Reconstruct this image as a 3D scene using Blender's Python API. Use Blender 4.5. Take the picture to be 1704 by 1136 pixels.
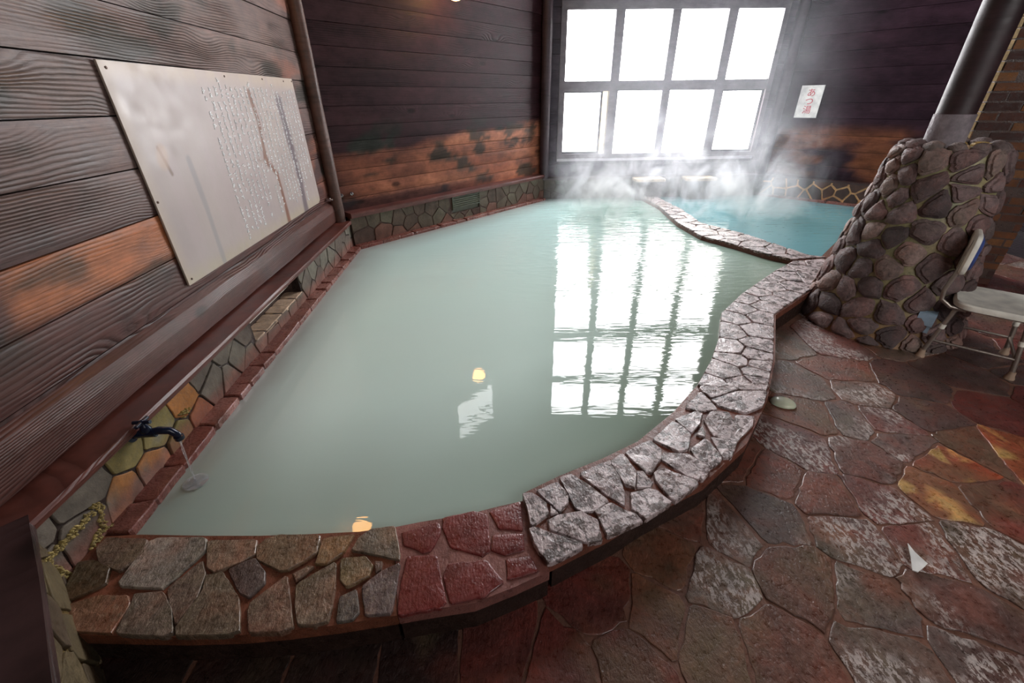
import bpy, math, random
import numpy as np
from math import sin, cos, radians, pi, hypot, exp
from mathutils import Matrix, Vector
random.seed(7)
S = bpy.context.scene
for o in list(bpy.data.objects): bpy.data.objects.remove(o)
COL = S.collection

# ------------------------------------------------------------------ camera
F, CX, CY = 706.9, 852., 568.
PITCH, ROLL, CAMZ = radians(29.57), radians(-0.77), 1.57
fwd = np.array([0, cos(PITCH), -sin(PITCH)]); _r = np.array([1., 0, 0]); _u = np.cross(_r, fwd)
rgt = cos(ROLL)*_r + sin(ROLL)*_u; upv = -sin(ROLL)*_r + cos(ROLL)*_u
cd = bpy.data.cameras.new('camera'); cam = bpy.data.objects.new('camera', cd); COL.objects.link(cam)
cd.sensor_width = 36; cd.lens = F/1704*36; cd.clip_start = .02
M = Matrix(((rgt[0], upv[0], -fwd[0], 0), (rgt[1], upv[1], -fwd[1], 0), (rgt[2], upv[2], -fwd[2], CAMZ), (0, 0, 0, 1)))
cam.matrix_world = M
S.camera = cam

# ------------------------------------------------------------------ world, exposure
W = bpy.data.worlds.new('sky'); S.world = W; W.use_nodes = True
W.node_tree.nodes['Background'].inputs[0].default_value = (.93, .96, 1, 1)
W.node_tree.nodes['Background'].inputs[1].default_value = 1.6
S.view_settings.view_transform = 'Standard'; S.view_settings.look = 'None'
S.view_settings.exposure = 0.80; S.view_settings.gamma = 1.0
S.view_settings.use_curve_mapping = False
PANE_L = 11.0          # frosted daylight panes
FILL_L = 3.0           # fill-light panes added behind the viewer, never in view
GLOBE_L = 15.0
S.cycles.max_bounces = 8; S.cycles.diffuse_bounces = 4; S.cycles.glossy_bounces = 4
S.cycles.volume_bounces = 1; S.cycles.volume_step_rate = 2.0; S.cycles.volume_max_steps = 64
S.cycles.use_denoising = True; S.cycles.sample_clamp_indirect = 6

# ------------------------------------------------------------------ helpers
def ray(px, py):
    return (fwd*F + rgt*(px-CX) - upv*(py-CY))/F
def P(px, py, z=0.):
    d = ray(px, py); t = (z-CAMZ)/d[2]
    return (t*d[0], t*d[1])
def s2l(c):
    c /= 255.
    return c/12.92 if c <= .04045 else ((c+.055)/1.055)**2.4
def C(r, g, b): return (s2l(r), s2l(g), s2l(b))
def mixc(a, b, t): t = max(0, min(1, t)); return tuple(a[i]*(1-t)+b[i]*t for i in range(3))
def hsh(ix, iy, s):
    n = (ix*374761393 + iy*668265263 + s*974634777) & 0xffffffff
    n = ((n ^ (n >> 13))*1274126177) & 0xffffffff
    return ((n ^ (n >> 16)) & 0xffff)/65535.
def vn(x, y, s=0):
    ix, iy = math.floor(x), math.floor(y); fx, fy = x-ix, y-iy
    fx = fx*fx*(3-2*fx); fy = fy*fy*(3-2*fy)
    a, b, c, d = hsh(ix, iy, s), hsh(ix+1, iy, s), hsh(ix, iy+1, s), hsh(ix+1, iy+1, s)
    return (a*(1-fx)+b*fx)*(1-fy)+(c*(1-fx)+d*fx)*fy
def fb(x, y, s=0): return .55*vn(x, y, s)+.3*vn(x*2.1, y*2.1, s+1)+.15*vn(x*4.3, y*4.3, s+2)
def sst(a, b, x):
    t = max(0, min(1, (x-a)/(b-a))); return t*t*(3-2*t)

class MB:
    def __init__(s): s.v = []; s.f = []; s.c = []; s.r = []; s.col = (.5, .5, .5); s.rnd = 0.
    def vert(s, p, col=None, rnd=None):
        s.v.append(tuple(p)); s.c.append(col or s.col); s.r.append(s.rnd if rnd is None else rnd); return len(s.v)-1
    def face(s, *ids): s.f.append(ids)
    def box(s, x0, x1, y0, y1, z0, z1, tf=lambda p: p):
        k = [s.vert(tf(p)) for p in ((x0,y0,z0),(x1,y0,z0),(x1,y1,z0),(x0,y1,z0),(x0,y0,z1),(x1,y0,z1),(x1,y1,z1),(x0,y1,z1))]
        for q in ((0,3,2,1),(4,5,6,7),(0,1,5,4),(1,2,6,5),(2,3,7,6),(3,0,4,7)): s.face(*[k[i] for i in q])
    def prism(s, poly, z0, z1, tf=lambda p: p):
        n = len(poly)
        a = [s.vert(tf((x, y, z0))) for x, y in poly]; b = [s.vert(tf((x, y, z1))) for x, y in poly]
        s.face(*a[::-1]); s.face(*b)
        for i in range(n): s.face(a[i], a[(i+1) % n], b[(i+1) % n], b[i])
    def tube(s, pts, r, n=12, caps=True):
        pts = [Vector(p) for p in pts]; rings = []
        rr = r if isinstance(r, (list, tuple)) else [r]*len(pts)
        prev = None
        for i, p in enumerate(pts):
            d = (pts[min(i+1, len(pts)-1)]-pts[max(i-1, 0)]).normalized()
            if prev is None:
                a = Vector((0, 0, 1)) if abs(d.z) < .9 else Vector((1, 0, 0))
                e = d.cross(a).normalized()
            else: e = (prev - d*prev.dot(d)).normalized()
            prev = e; g = d.cross(e)
            rings.append([s.vert(p+rr[i]*(cos(2*pi*k/n)*e+sin(2*pi*k/n)*g)) for k in range(n)])
        for a, b in zip(rings, rings[1:]):
            for k in range(n): s.face(a[k], a[(k+1) % n], b[(k+1) % n], b[k])
        if caps: s.face(*rings[0][::-1]); s.face(*rings[-1])
    def lathe(s, prof, cen, n=24, axis=None):
        ax = Vector(axis or (0, 0, 1)).normalized(); a = Vector((1, 0, 0)) if abs(ax.x) < .9 else Vector((0, 1, 0))
        e = ax.cross(a).normalized(); g = ax.cross(e); c = Vector(cen); rings = []
        for r, h in prof: rings.append([s.vert(c+ax*h+r*(cos(2*pi*k/n)*e+sin(2*pi*k/n)*g)) for k in range(n)])
        for a, b in zip(rings, rings[1:]):
            for k in range(n): s.face(a[k], a[(k+1) % n], b[(k+1) % n], b[k])
        s.face(*rings[0][::-1]); s.face(*rings[-1])
    def plank(s, x0, x1, z0, z1, y0, y1, colf, du=.05, dz=.04, bow=0.):
        """board whose face at depth y0 is a grid coloured by colf(x, z)"""
        nu = max(1, int((x1-x0)/du)); nv = max(2, int((z1-z0)/dz)); g = []
        for j in range(nv+1):
            row = []
            for i in range(nu+1):
                x = x0+(x1-x0)*i/nu; z = z0+(z1-z0)*j/nv
                e = .004 if j in (0, nv) else 0
                row.append(s.vert((x, y0+e+bow*(vn(x*1.3, z*9, 5)-.5), z), colf(x, z)))
            g.append(row)
        for j in range(nv):
            for i in range(nu): s.face(g[j][i], g[j][i+1], g[j+1][i+1], g[j+1][i])
        a = [s.vert(p, colf(p[0], p[2])) for p in ((x0, y1, z0), (x1, y1, z0), (x1, y1, z1), (x0, y1, z1))]
        s.face(a[3], a[2], a[1], a[0])
        s.face(*([g[0][i] for i in range(nu, -1, -1)]+[a[0], a[1]]))
        s.face(*([g[nv][i] for i in range(nu+1)]+[a[2], a[3]]))
        s.face(*([g[j][0] for j in range(nv+1)]+[a[3], a[0]]))
        s.face(*([g[j][nu] for j in range(nv, -1, -1)]+[a[1], a[2]]))
    def build(s, name, mat, parent=None, mw=None, smooth=False):
        me = bpy.data.meshes.new(name); me.from_pydata(s.v, [], s.f); me.validate(clean_customdata=False)
        at = me.color_attributes.new('Col', 'FLOAT_COLOR', 'POINT')
        at.data.foreach_set('color', np.array([(*c, 1.) for c in s.c], dtype=np.float32).ravel())
        ar = me.attributes.new('rnd', 'FLOAT', 'POINT'); ar.data.foreach_set('value', np.array(s.r, dtype=np.float32))
        me.materials.append(mat)
        if smooth:
            me.polygons.foreach_set('use_smooth', [True]*len(me.polygons))
            try: me.set_sharp_from_angle(angle=radians(40))
            except Exception: pass
        o = bpy.data.objects.new(name, me); COL.objects.link(o)
        if parent: o.parent = parent
        elif mw is not None: o.matrix_world = mw
        return o
def tag(o, label=None, cat=None, group=None, kind=None):
    if label: o['label'] = label
    if cat: o['category'] = cat
    if group: o['group'] = group
    if kind: o['kind'] = kind
    return o
def empty(name, mw=None, label=None, cat=None, group=None, kind=None):
    o = bpy.data.objects.new(name, None); COL.objects.link(o); o.empty_display_size = .1
    if mw is not None: o.matrix_world = mw
    return tag(o, label, cat, group, kind)
def at(x, y, z=0, rz=0): return Matrix.Translation((x, y, z)) @ Matrix.Rotation(rz, 4, 'Z')
def wallframe(ox, oy, az):
    """x along the wall, y into the wall, z up"""
    a = radians(az); return Matrix(((sin(a), -cos(a), 0, ox), (cos(a), sin(a), 0, oy), (0, 0, 1, 0), (0, 0, 0, 1)))
FA = wallframe(-1.703, 4.714, -3.6); FB = wallframe(-1.703, 4.714, 41.5)
FC = wallframe(.565, 7.349, 88.5); FD = wallframe(4.210, 7.459, 135.); FZ = wallframe(-1.543, .909, -47.7)
def hit(fr, px, py, s=0.):
    """where the sight line through a pixel meets the wall plane at depth s -> (u, z)"""
    inv = fr.inverted(); o = inv @ Vector((0, 0, CAMZ)); d = inv.to_3x3() @ Vector(ray(px, py))
    t = (s-o.y)/d.y; q = o+d*t; return q.x, q.z

# ------------------------------------------------------------------ stone cells
def clip(poly, nx, ny, d):
    out = []
    for i in range(len(poly)):
        a, b = poly[i], poly[(i+1) % len(poly)]
        da, db = a[0]*nx+a[1]*ny-d, b[0]*nx+b[1]*ny-d
        if da <= 0: out.append(a)
        if (da < 0) != (db < 0) and da != db:
            t = da/(da-db); out.append((a[0]+(b[0]-a[0])*t, a[1]+(b[1]-a[1])*t))
    return out
def cell(region, seeds, i, gap):
    p = list(region); sx, sy = seeds[i]
    near = sorted(range(len(seeds)), key=lambda j: (seeds[j][0]-sx)**2+(seeds[j][1]-sy)**2)[1:28]
    for j in near:
        dx, dy = seeds[j][0]-sx, seeds[j][1]-sy; L = hypot(dx, dy) or 1e-6
        dx /= L; dy /= L
        p = clip(p, dx, dy, dx*(sx+seeds[j][0])/2+dy*(sy+seeds[j][1])/2-gap/2)
        if len(p) < 3: return None
    return p
def area(p): return .5*sum(p[i][0]*p[(i+1) % len(p)][1]-p[(i+1) % len(p)][0]*p[i][1] for i in range(len(p)))
def chaikin(p, t=.22):
    q = []
    for i in range(len(p)):
        a, b = p[i], p[(i+1) % len(p)]
        q.append((a[0]+(b[0]-a[0])*t, a[1]+(b[1]-a[1])*t)); q.append((a[0]+(b[0]-a[0])*(1-t), a[1]+(b[1]-a[1])*(1-t)))
    return q
def stone(mb, poly, mapf, h, bev=.008, col=(.3, .3, .3), rnd=0, step=.03, jit=.004, dome=0., rnd_c=1, depth=.012, colvar=.25, tilt=0.):
    if area(poly) < 0: poly = poly[::-1]
    for _ in range(rnd_c): poly = chaikin(poly, .07 if rnd_c == 1 else .2)
    q = []
    for i in range(len(poly)):
        a, b = poly[i], poly[(i+1) % len(poly)]; n = max(1, int(hypot(b[0]-a[0], b[1]-a[1])/step))
        for k in range(n):
            t = k/n; q.append((a[0]+(b[0]-a[0])*t, a[1]+(b[1]-a[1])*t))
    n = len(q); cx = sum(p[0] for p in q)/n; cy = sum(p[1] for p in q)/n
    R = sum(hypot(p[0]-cx, p[1]-cy) for p in q)/n
    sd = random.randint(0, 9999); j = [1+(vn(i*.9, sd)-.5)*2*jit/R for i in range(n)]
    tx, ty = random.uniform(-tilt, tilt), random.uniform(-tilt, tilt)
    rings = []
    for f, hh in ((1, -depth), (1, h*.55), (1-bev*.4/R, h*.86), (1-bev/R, h), (.72, h+dome*.5), (.42, h+dome*.85)):
        f = max(f, .05); row = []
        for i, (x, y) in enumerate(q):
            X = cx+(x-cx)*f*j[i]; Y = cy+(y-cy)*f*j[i]
            base = col(X, Y) if callable(col) else col
            dh = 0 if hh < h*.5 else (fb(X*22, Y*22, sd % 50)-.5)*min(h, .012)*.5+tx*(X-cx)+ty*(Y-cy)
            v = 1+colvar*(fb(X*9, Y*9, sd % 77)-.5)*2
            row.append(mb.vert(mapf(X, Y, hh+dh), tuple(max(0, c*v) for c in base), rnd))
        rings.append(row)
    for a, b in zip(rings, rings[1:]):
        for i in range(n): mb.face(a[i], a[(i+1) % n], b[(i+1) % n], b[i])
    c = mb.vert(mapf(cx, cy, h+dome), col(cx, cy) if callable(col) else col, rnd)
    for i in range(n): mb.face(rings[-1][i], rings[-1][(i+1) % n], c)
flat = lambda z: (lambda x, y, h: (x, y, z+h))

# ------------------------------------------------------------------ materials
class NT:
    def __init__(s, name):
        s.m = bpy.data.materials.new(name); s.m.use_nodes = True; s.t = s.m.node_tree; s.t.nodes.clear()
        s.out = s.t.nodes.new('ShaderNodeOutputMaterial')
    def n(s, typ, ins=None, **kw):
        nd = s.t.nodes.new('ShaderNode'+typ)
        for k, v in kw.items(): setattr(nd, k, v)
        for k, v in (ins or {}).items():
            i = nd.inputs[k]
            if isinstance(v, bpy.types.NodeSocket): s.t.links.new(v, i)
            else: i.default_value = v
        return nd
    def m_(s, op, a, b=0., c=None, clamp=False):
        d = {0: a, 1: b}
        if c is not None: d[2] = c
        return s.n('Math', d, operation=op, use_clamp=clamp).outputs[0]
    def vm(s, op, a, b): return s.n('VectorMath', {0: a, 1: b}, operation=op).outputs[0]
    def obj(s): return s.n('TexCoord').outputs['Object']
    def attr(s, name, fac=False): a = s.n('Attribute', attribute_name=name); return a.outputs['Fac'] if fac else a.outputs['Color']
    def noise(s, vec, scale, detail=3., rough=.5, dist=0.):
        return s.n('TexNoise', {'Vector': vec, 'Scale': scale, 'Detail': detail, 'Roughness': rough, 'Distortion': dist}).outputs['Fac']
    def mr(s, v, a, b, c, d, smooth=False):
        return s.n('MapRange', {'Value': v, 1: a, 2: b, 3: c, 4: d}, interpolation_type='SMOOTHSTEP' if smooth else 'LINEAR').outputs[0]
    def mix(s, fac, a, b, blend='MIX'):
        nd = s.t.nodes.new('ShaderNodeMix'); nd.data_type = 'RGBA'; nd.blend_type = blend
        for k, v in ((0, fac), (6, a), (7, b)):
            if isinstance(v, bpy.types.NodeSocket): s.t.links.new(v, nd.inputs[k])
            elif k: nd.inputs[k].default_value = (*v, 1) if len(v) == 3 else v
            else: nd.inputs[k].default_value = v
        return nd.outputs[2]
    def scale(s, col, f): return s.vm('MULTIPLY', col, s.n('CombineXYZ', {0: f, 1: f, 2: f}).outputs[0])
    def bump(s, h, dist, strength=1., normal=None):
        d = {'Height': h, 'Distance': dist, 'Strength': strength}
        if normal is not None: d['Normal'] = normal
        return s.n('Bump', d).outputs[0]
    def pbr(s, **ins):
        nd = s.n('BsdfPrincipled'); 
        for k, v in ins.items():
            i = nd.inputs[k.replace('_', ' ')]
            if isinstance(v, bpy.types.NodeSocket): s.t.links.new(v, i)
            else: i.default_value = (*v, 1) if isinstance(v, tuple) and len(v) == 3 else v
        s.t.links.new(nd.outputs[0], s.out.inputs['Surface']); return nd
def plain(name, col, rough=.5, metal=0., bump=0., bscale=60, **kw):
    t = NT(name); o = t.obj(); nz = t.noise(o, bscale*.2, 4)
    cc = t.mix(t.mr(nz, .3, .7, 0, 1), tuple(c*.75 for c in col), tuple(min(1, c*1.15) for c in col))
    d = dict(Base_Color=cc, Roughness=rough, Metallic=metal, **kw)
    if bump: d['Normal'] = t.bump(t.noise(o, bscale, 4), bump)
    t.pbr(**d); return t.m
def wood(name, ring=60., warp=3.2, relief=.004, rough=.5, contrast=.55, spec=.5):
    t = NT(name); o = t.obj(); r = t.attr('rnd', True)
    v = t.n('Vector' 'Math', {0: o, 1: t.n('CombineXYZ', {0: t.m_('MULTIPLY', r, 37.), 1: t.m_('MULTIPLY', r, 91.), 2: 0.}).outputs[0]}, operation='ADD').outputs[0]
    xyz = t.n('SeparateXYZ', {0: v}); z = xyz.outputs[2]
    n1 = t.noise(t.vm('MULTIPLY', v, (.55, 1, 2.6)), 1.1, 2.5)
    n2 = t.noise(t.vm('MULTIPLY', v, (4, 1, 16)), 1., 4, .6)
    vo = t.n('TexVoronoi', {'Vector': t.vm('MULTIPLY', v, (1.5, 1., 3.6)), 'Scale': 1., 'Randomness': .9}, feature='F1').outputs['Distance']
    knot = t.mr(vo, .0, .42, 1., 0., True); core = t.mr(vo, .05, .13, 1., 0., True)
    g = t.m_('ADD', t.m_('MULTIPLY', z, t.m_('MULTIPLY', t.mr(t.m_('FRACT', t.m_('MULTIPLY', r, 7.3)), 0, 1, .5, 1.35), ring)), t.m_('MULTIPLY', n1, warp*4))
    g = t.m_('ADD', g, t.m_('MULTIPLY', knot, 4.)); g = t.m_('ADD', g, t.m_('MULTIPLY', n2, .9))
    w = t.m_('MULTIPLY_ADD', t.m_('SINE', t.m_('MULTIPLY', g, 2*pi)), .5, .5)
    w = t.m_('POWER', w, .55)
    amt = t.mr(t.noise(t.vm('MULTIPLY', v, (.6, 1, 2.2)), 1.3, 2), .42, .66, .12, 1., True)
    fib = t.noise(t.vm('MULTIPLY', v, (6, 1, 260)), 1., 3, .6)
    blot = t.noise(t.vm('MULTIPLY', v, (1, 1, 1.6)), 7., 5, .65)
    wl = t.m_('SUBTRACT', 1., t.m_('MULTIPLY', t.m_('SUBTRACT', 1., w), t.m_('MULTIPLY', amt, contrast)))
    f = t.m_('MULTIPLY', wl, t.mr(fib, .25, .75, .72, 1.25))
    f = t.m_('MULTIPLY', f, t.mr(blot, .3, .7, .62, 1.35))
    f = t.m_('MULTIPLY', f, t.m_('SUBTRACT', 1., t.m_('MULTIPLY', core, .65)))
    col = t.scale(t.attr('Col'), t.m_('MULTIPLY', f, t.mr(t.m_('FRACT', t.m_('MULTIPLY', r, 3.7)), 0, 1, .78, 1.22)))
    h = t.m_('ADD', t.m_('MULTIPLY', t.m_('MULTIPLY', w, amt), 1.), t.m_('MULTIPLY', fib, .28))
    h = t.m_('SUBTRACT', h, t.m_('MULTIPLY', core, .5))
    rg = t.m_('MULTIPLY', t.mr(blot, .3, .7, .85, 1.2), rough, clamp=True)
    t.pbr(Base_Color=col, Roughness=rg, Normal=t.bump(h, relief), Specular_IOR_Level=spec); return t.m
def rock(name, rough=.3, relief=.006, speck=.3, fine=.0015, spec=.5, sc=1., wet=0., sheen=0., hue=0., pscale=40., pth=.53, pcl=.46, pstretch=(1., 1., 1.), pr=False, sheen_col=C(170, 158, 152)):
    t = NT(name); o = t.obj(); r = t.attr('rnd', True)
    v = t.n('VectorMath', {0: o, 1: t.n('CombineXYZ', {0: t.m_('MULTIPLY', r, 13.), 1: t.m_('MULTIPLY', r, 7.), 2: 0.}).outputs[0]}, operation='ADD').outputs[0]
    a = t.noise(v, 9*sc, 5, .6); b = t.noise(v, 45*sc, 5, .7); c = t.noise(t.vm('MULTIPLY', v, (1, .45, 1)), 120*sc, 3, .6)
    f = t.m_('MULTIPLY', t.mr(a, .3, .7, .72, 1.28), t.mr(b, .3, .7, 1-speck, 1+speck))
    base = t.attr('Col')
    if hue:
        hn = t.noise(v, 4.5, 4, .65, .5)
        base = t.mix(t.mr(hn, .45, .62, 0, hue, True), base, t.vm('MULTIPLY', base, (1.3, .82, .68))); base = t.mix(t.mr(hn, .46, .32, 0, hue, True), base, t.vm('MULTIPLY', base, (.85, .95, .75)))
    if sheen:
        pn = t.noise(t.vm('MULTIPLY', v, pstretch), pscale, 5, .75, .4); pm = t.m_('MULTIPLY', t.mr(pn, pth, pth+.03, 0, 1, True), t.mr(t.noise(v, 2.6, 2), pcl, pcl+.12, 0, sheen, True))  # pale patches paint the wet film's window sheen into the base colour
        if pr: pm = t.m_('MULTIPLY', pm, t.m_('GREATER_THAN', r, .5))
        base = t.mix(pm, base, sheen_col)
    col = t.scale(base, f)
    h = t.m_('ADD', t.m_('MULTIPLY', a, .5), t.m_('MULTIPLY', b, .5))
    nrm = t.bump(h, relief); nrm = t.bump(c, fine, 1., nrm)
    rg = t.mr(b, .35, .65, rough*.6, min(1, rough*1.6)); d = dict(Base_Color=col, Roughness=rg, Normal=nrm, Specular_IOR_Level=spec)
    if wet:
        d['Coat_Weight'] = t.mr(a, .42, .58, 0., wet, True); d['Coat_Roughness'] = .12; d['Coat_Normal'] = t.bump(b, relief*.35)
    t.pbr(**d); return t.m

M_wallA = wood('weathered_boards', 62, 2.3, .0035, .45, .5, .35)
M_wallB = wood('dark_boards', 72, 1.8, .0025, .5, .5, .14)
M_beam = wood('beam_wood', 90, 2.2, .0018, .36, .35)
M_pole = wood('pole_wood', 30, 1.0, .003, .5, .35, .45)
M_stone = rock('wet_flagstone', .36, .006, .35, .0045, .7, wet=.8, sheen=.9, hue=.7, pscale=38, pth=.50, pcl=.46, sheen_col=C(186, 174, 168), pstretch=(1.5, .75, 1.), pr=True)
M_coping = rock('coping_stone', .36, .0045, .35, .004, .8, wet=.4, sheen=.85, hue=.35, pscale=20, pth=.475, pcl=.25, sheen_col=C(198, 182, 182), pr=True)
M_brown = rock('brown_rim_stone', .32, .005, .45, .004, .6, wet=.5, sheen=.35, hue=.5, pscale=50, pth=.54, pcl=.4, sheen_col=C(150, 136, 116))
M_redst = rock('red_rim_stone', .3, .003, .2, .003, .6, wet=.7, hue=.2)
M_face = rock('shaded_rim_face', .5, .006, .4, .003, .3)
M_mortar = rock('mortar', .38, .004, .3, .002, .5)
M_wains = rock('dry_wall_stone', .6, .004, .25, .001, .3)
M_pillar = rock('lava_boulder', .6, .022, .45, .005, .4, hue=.4)
M_brick = rock('brick', .6, .004, .3, .001, .3)
M_white = plain('white_plastic', C(236, 234, 222), .35, bump=.0006)
M_metal = plain('brushed_aluminium', C(170, 160, 150), .38, .8, bump=.0004)
M_blue = plain('blue_plastic', C(60, 80, 140), .4)
M_pbl = plain('pale_blue_plastic', C(170, 200, 222), .3)
M_rub = plain('rubber', C(176, 150, 128), .6)
M_tap = plain('black_tap_plastic', C(22, 30, 52), .18)
M_steel = plain('steel_bolt', C(185, 185, 190), .25, 1.)
M_paper = plain('white_sign', C(228, 228, 224), .5)
M_red = plain('red_ink', C(196, 70, 84), .6)
M_letters = plain('white_lettering', C(252, 252, 252), .35)
M_lump = plain('pale_lump', C(205, 210, 185), .25, Subsurface_Weight=.3)
M_wframe = wood('window_frame_wood', 80, 2., .001, .5, .3)

def pane_mat(name, L, sky):
    t = NT(name); o = t.obj(); a = t.noise(o, 1.6, 2)
    col = t.mix(t.mr(a, .35, .65, 0, 1, True), sky, (.93, .91, .90))
    em = t.n('Emission', {'Color': col, 'Strength': L}); t.t.links.new(em.outputs[0], t.out.inputs['Surface']); return t.m
M_pane = pane_mat('frosted_glass_daylight', PANE_L, (.94, .95, 1.))
M_vent = pane_mat('frosted_vent_glass', 4.0, (.96, .98, 1.))
M_fill = pane_mat('fill_light_pane', FILL_L, (1., .97, .95))
t = NT('lamp_globe'); em = t.n('Emission', {'Color': (1., .48, .13, 1), 'Strength': GLOBE_L}); t.t.links.new(em.outputs[0], t.out.inputs['Surface']); M_globe = t.m

# milky water
def water_mat(name):
    t = NT(name); o = t.obj()
    rip = t.attr('rnd', True)
    w1 = t.noise(t.vm('MULTIPLY', o, (.55, 2.3, 1)), 4.2, 2., .5, .6)
    w2 = t.noise(t.vm('MULTIPLY', o, (.5, 2.4, 1)), 13., 1.5, .5, .3)
    h = t.m_('ADD', w1, t.m_('MULTIPLY', w2, .75))
    h = t.m_('MULTIPLY', h, rip)
    t.pbr(Base_Color=t.attr('Col'), Roughness=.015, IOR=1.36, Specular_IOR_Level=.55, Normal=t.bump(h, .010)); return t.m
M_water = water_mat('milky_spring_water')

# ------------------------------------------------------------------ floor
ROOM = [(-1.88, 4.80), (-1.80, 1.10), (.95, -1.60), (5.6, -1.6), (5.6, 6.35), (4.35, 7.62), (.47, 7.52)]
mb = MB(); mb.col = C(116, 82, 68); mb.prism([(-2.1, 5), (-2.1, .9), (.9, -1.8), (5.8, -1.8), (5.8, 6.5), (4.4, 7.8), (.4, 7.7)], -.08, 0)
floor = mb.build('floor', M_mortar); tag(floor, kind='structure')
sl = [(1310,570,'g'),(1372,572,'p'),(1400,618,'b'),(1335,640,'g'),(1350,690,'o'),(1435,652,'g'),(1515,640,'d'),(1600,622,'d'),(1545,692,'d'),(1475,706,'p'),(1655,600,'d'),(1415,700,'s'),
 (1330,742,'p'),(1285,790,'b'),(1375,832,'b'),(1505,738,'s'),(1440,765,'s'),(1470,842,'p'),(1560,822,'O'),(1570,772,'O'),(1622,740,'o'),(1660,842,'R'),(1680,752,'O'),(1660,688,'R'),
 (1415,890,'s'),(1535,905,'p'),(1640,925,'s'),(1205,880,'g'),(1275,860,'s'),(1330,960,'b'),(1120,930,'o'),(1000,1000,'R'),(1180,960,'g'),(1090,1030,'o'),(1050,1100,'R'),(1185,1080,'b'),(1300,1100,'b'),
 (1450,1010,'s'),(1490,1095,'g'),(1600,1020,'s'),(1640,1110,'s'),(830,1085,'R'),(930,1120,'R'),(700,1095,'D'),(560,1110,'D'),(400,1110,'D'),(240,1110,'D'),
 (1590,560,'d'),(1655,545,'d'),(1690,500,'d'),(1625,495,'R'),(1650,470,'R'),(1700,620,'d'),(1560,520,'d'),(1220,760,'b'),(1140,860,'b')]
pal = {'g': C(108, 92, 82), 'p': C(104, 68, 66), 'b': C(112, 74, 60), 'o': C(112, 82, 58), 's': C(98, 86, 82), 'd': C(70, 50, 50), 'O': C(146, 76, 44), 'R': C(98, 44, 38), 'D': C(34, 20, 19)}  # D is near-black: shade beside the near rim painted into the stones
seeds = []; kinds = []
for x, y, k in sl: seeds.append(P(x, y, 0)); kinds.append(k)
rs = random.Random(3)
for i in range(1600):
    q = (rs.uniform(-1.7, 5.6), rs.uniform(-1.6, 7.4))
    if min(hypot(q[0]-s[0], q[1]-s[1]) for s in seeds) > .36: seeds.append(q); kinds.append(rs.choice('gpbdsR' if q[0] > 2 else 'gbRD'))
fm = MB(); reg = ROOM
POOLIN = [P(*q, .12) for q in ((300, 950), (700, 930), (900, 880), (1100, 780), (1200, 680), (1240, 600), (1240, 530), (1300, 470), (1350, 432))]+[(3.4, 4.6), (5.2, 6.2), (4.2, 7.3), (.6, 7.2), (-1.6, 4.7), (-1.5, 1.2)]
def inside(p, poly):
    c = False; n = len(poly); x, y = p
    for i in range(n):
        (x1, y1), (x2, y2) = poly[i], poly[(i+1) % n]
        if (y1 > y) != (y2 > y) and x < (x2-x1)*(y-y1)/(y2-y1)+x1: c = not c
    return c
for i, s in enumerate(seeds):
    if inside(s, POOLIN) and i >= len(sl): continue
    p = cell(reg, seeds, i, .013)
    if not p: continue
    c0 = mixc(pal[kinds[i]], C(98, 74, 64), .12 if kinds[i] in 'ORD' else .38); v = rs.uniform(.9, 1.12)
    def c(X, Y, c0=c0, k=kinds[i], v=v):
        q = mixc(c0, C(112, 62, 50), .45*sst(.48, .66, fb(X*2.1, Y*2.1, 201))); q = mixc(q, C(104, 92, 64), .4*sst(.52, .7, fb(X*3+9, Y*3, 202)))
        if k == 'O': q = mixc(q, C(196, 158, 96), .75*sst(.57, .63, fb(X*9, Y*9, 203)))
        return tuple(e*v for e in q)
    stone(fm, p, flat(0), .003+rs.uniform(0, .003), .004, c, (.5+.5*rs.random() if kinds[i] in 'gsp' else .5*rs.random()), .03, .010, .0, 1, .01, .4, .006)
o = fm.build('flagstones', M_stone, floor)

# ------------------------------------------------------------------ pool coping
def pp(lst, z): return [P(x, y, z) for x, y in lst]
def c1(l): return [(100+x/2.0286, 820+y/2.0286) for x, y in l]
def c2(l): return [(860+x/3.55, 640+y/3.55) for x, y in l]
def grow(poly, f):
    cx = sum(p[0] for p in poly)/len(poly); cy = sum(p[1] for p in poly)/len(poly)
    return [(cx+(x-cx)*f, cy+(y-cy)*f) for x, y in poly]
ZB, ZG = .150, .168
INN = [(150, 893), (235, 889), (345, 891), (430, 891), (520, 888), (600, 884), (655, 877)]
OUT = [(662, 1024), (560, 1040), (480, 1050), (400, 1057), (300, 1060), (200, 1058), (112, 1056), (60, 1010)]
RIN = [(655, 877), (700, 868), (780, 855), (830, 842), (870, 833)]
ROUT = [(915, 950), (860, 975), (790, 1003), (720, 1014), (662, 1024)]
GIN = [(868, 822), (930, 792), (1000, 764), (1060, 735), (1120, 686), (1160, 641), (1183, 600), (1197, 560), (1201, 520), (1235, 488), (1290, 450), (1320, 434)]
GOUT = [(1371, 430), (1392, 446), (1362, 476), (1291, 524), (1290, 600), (1277, 665), (1243, 738), (1172, 803), (1078, 850), (1012, 890), (912, 940)]
copes = {}
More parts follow.
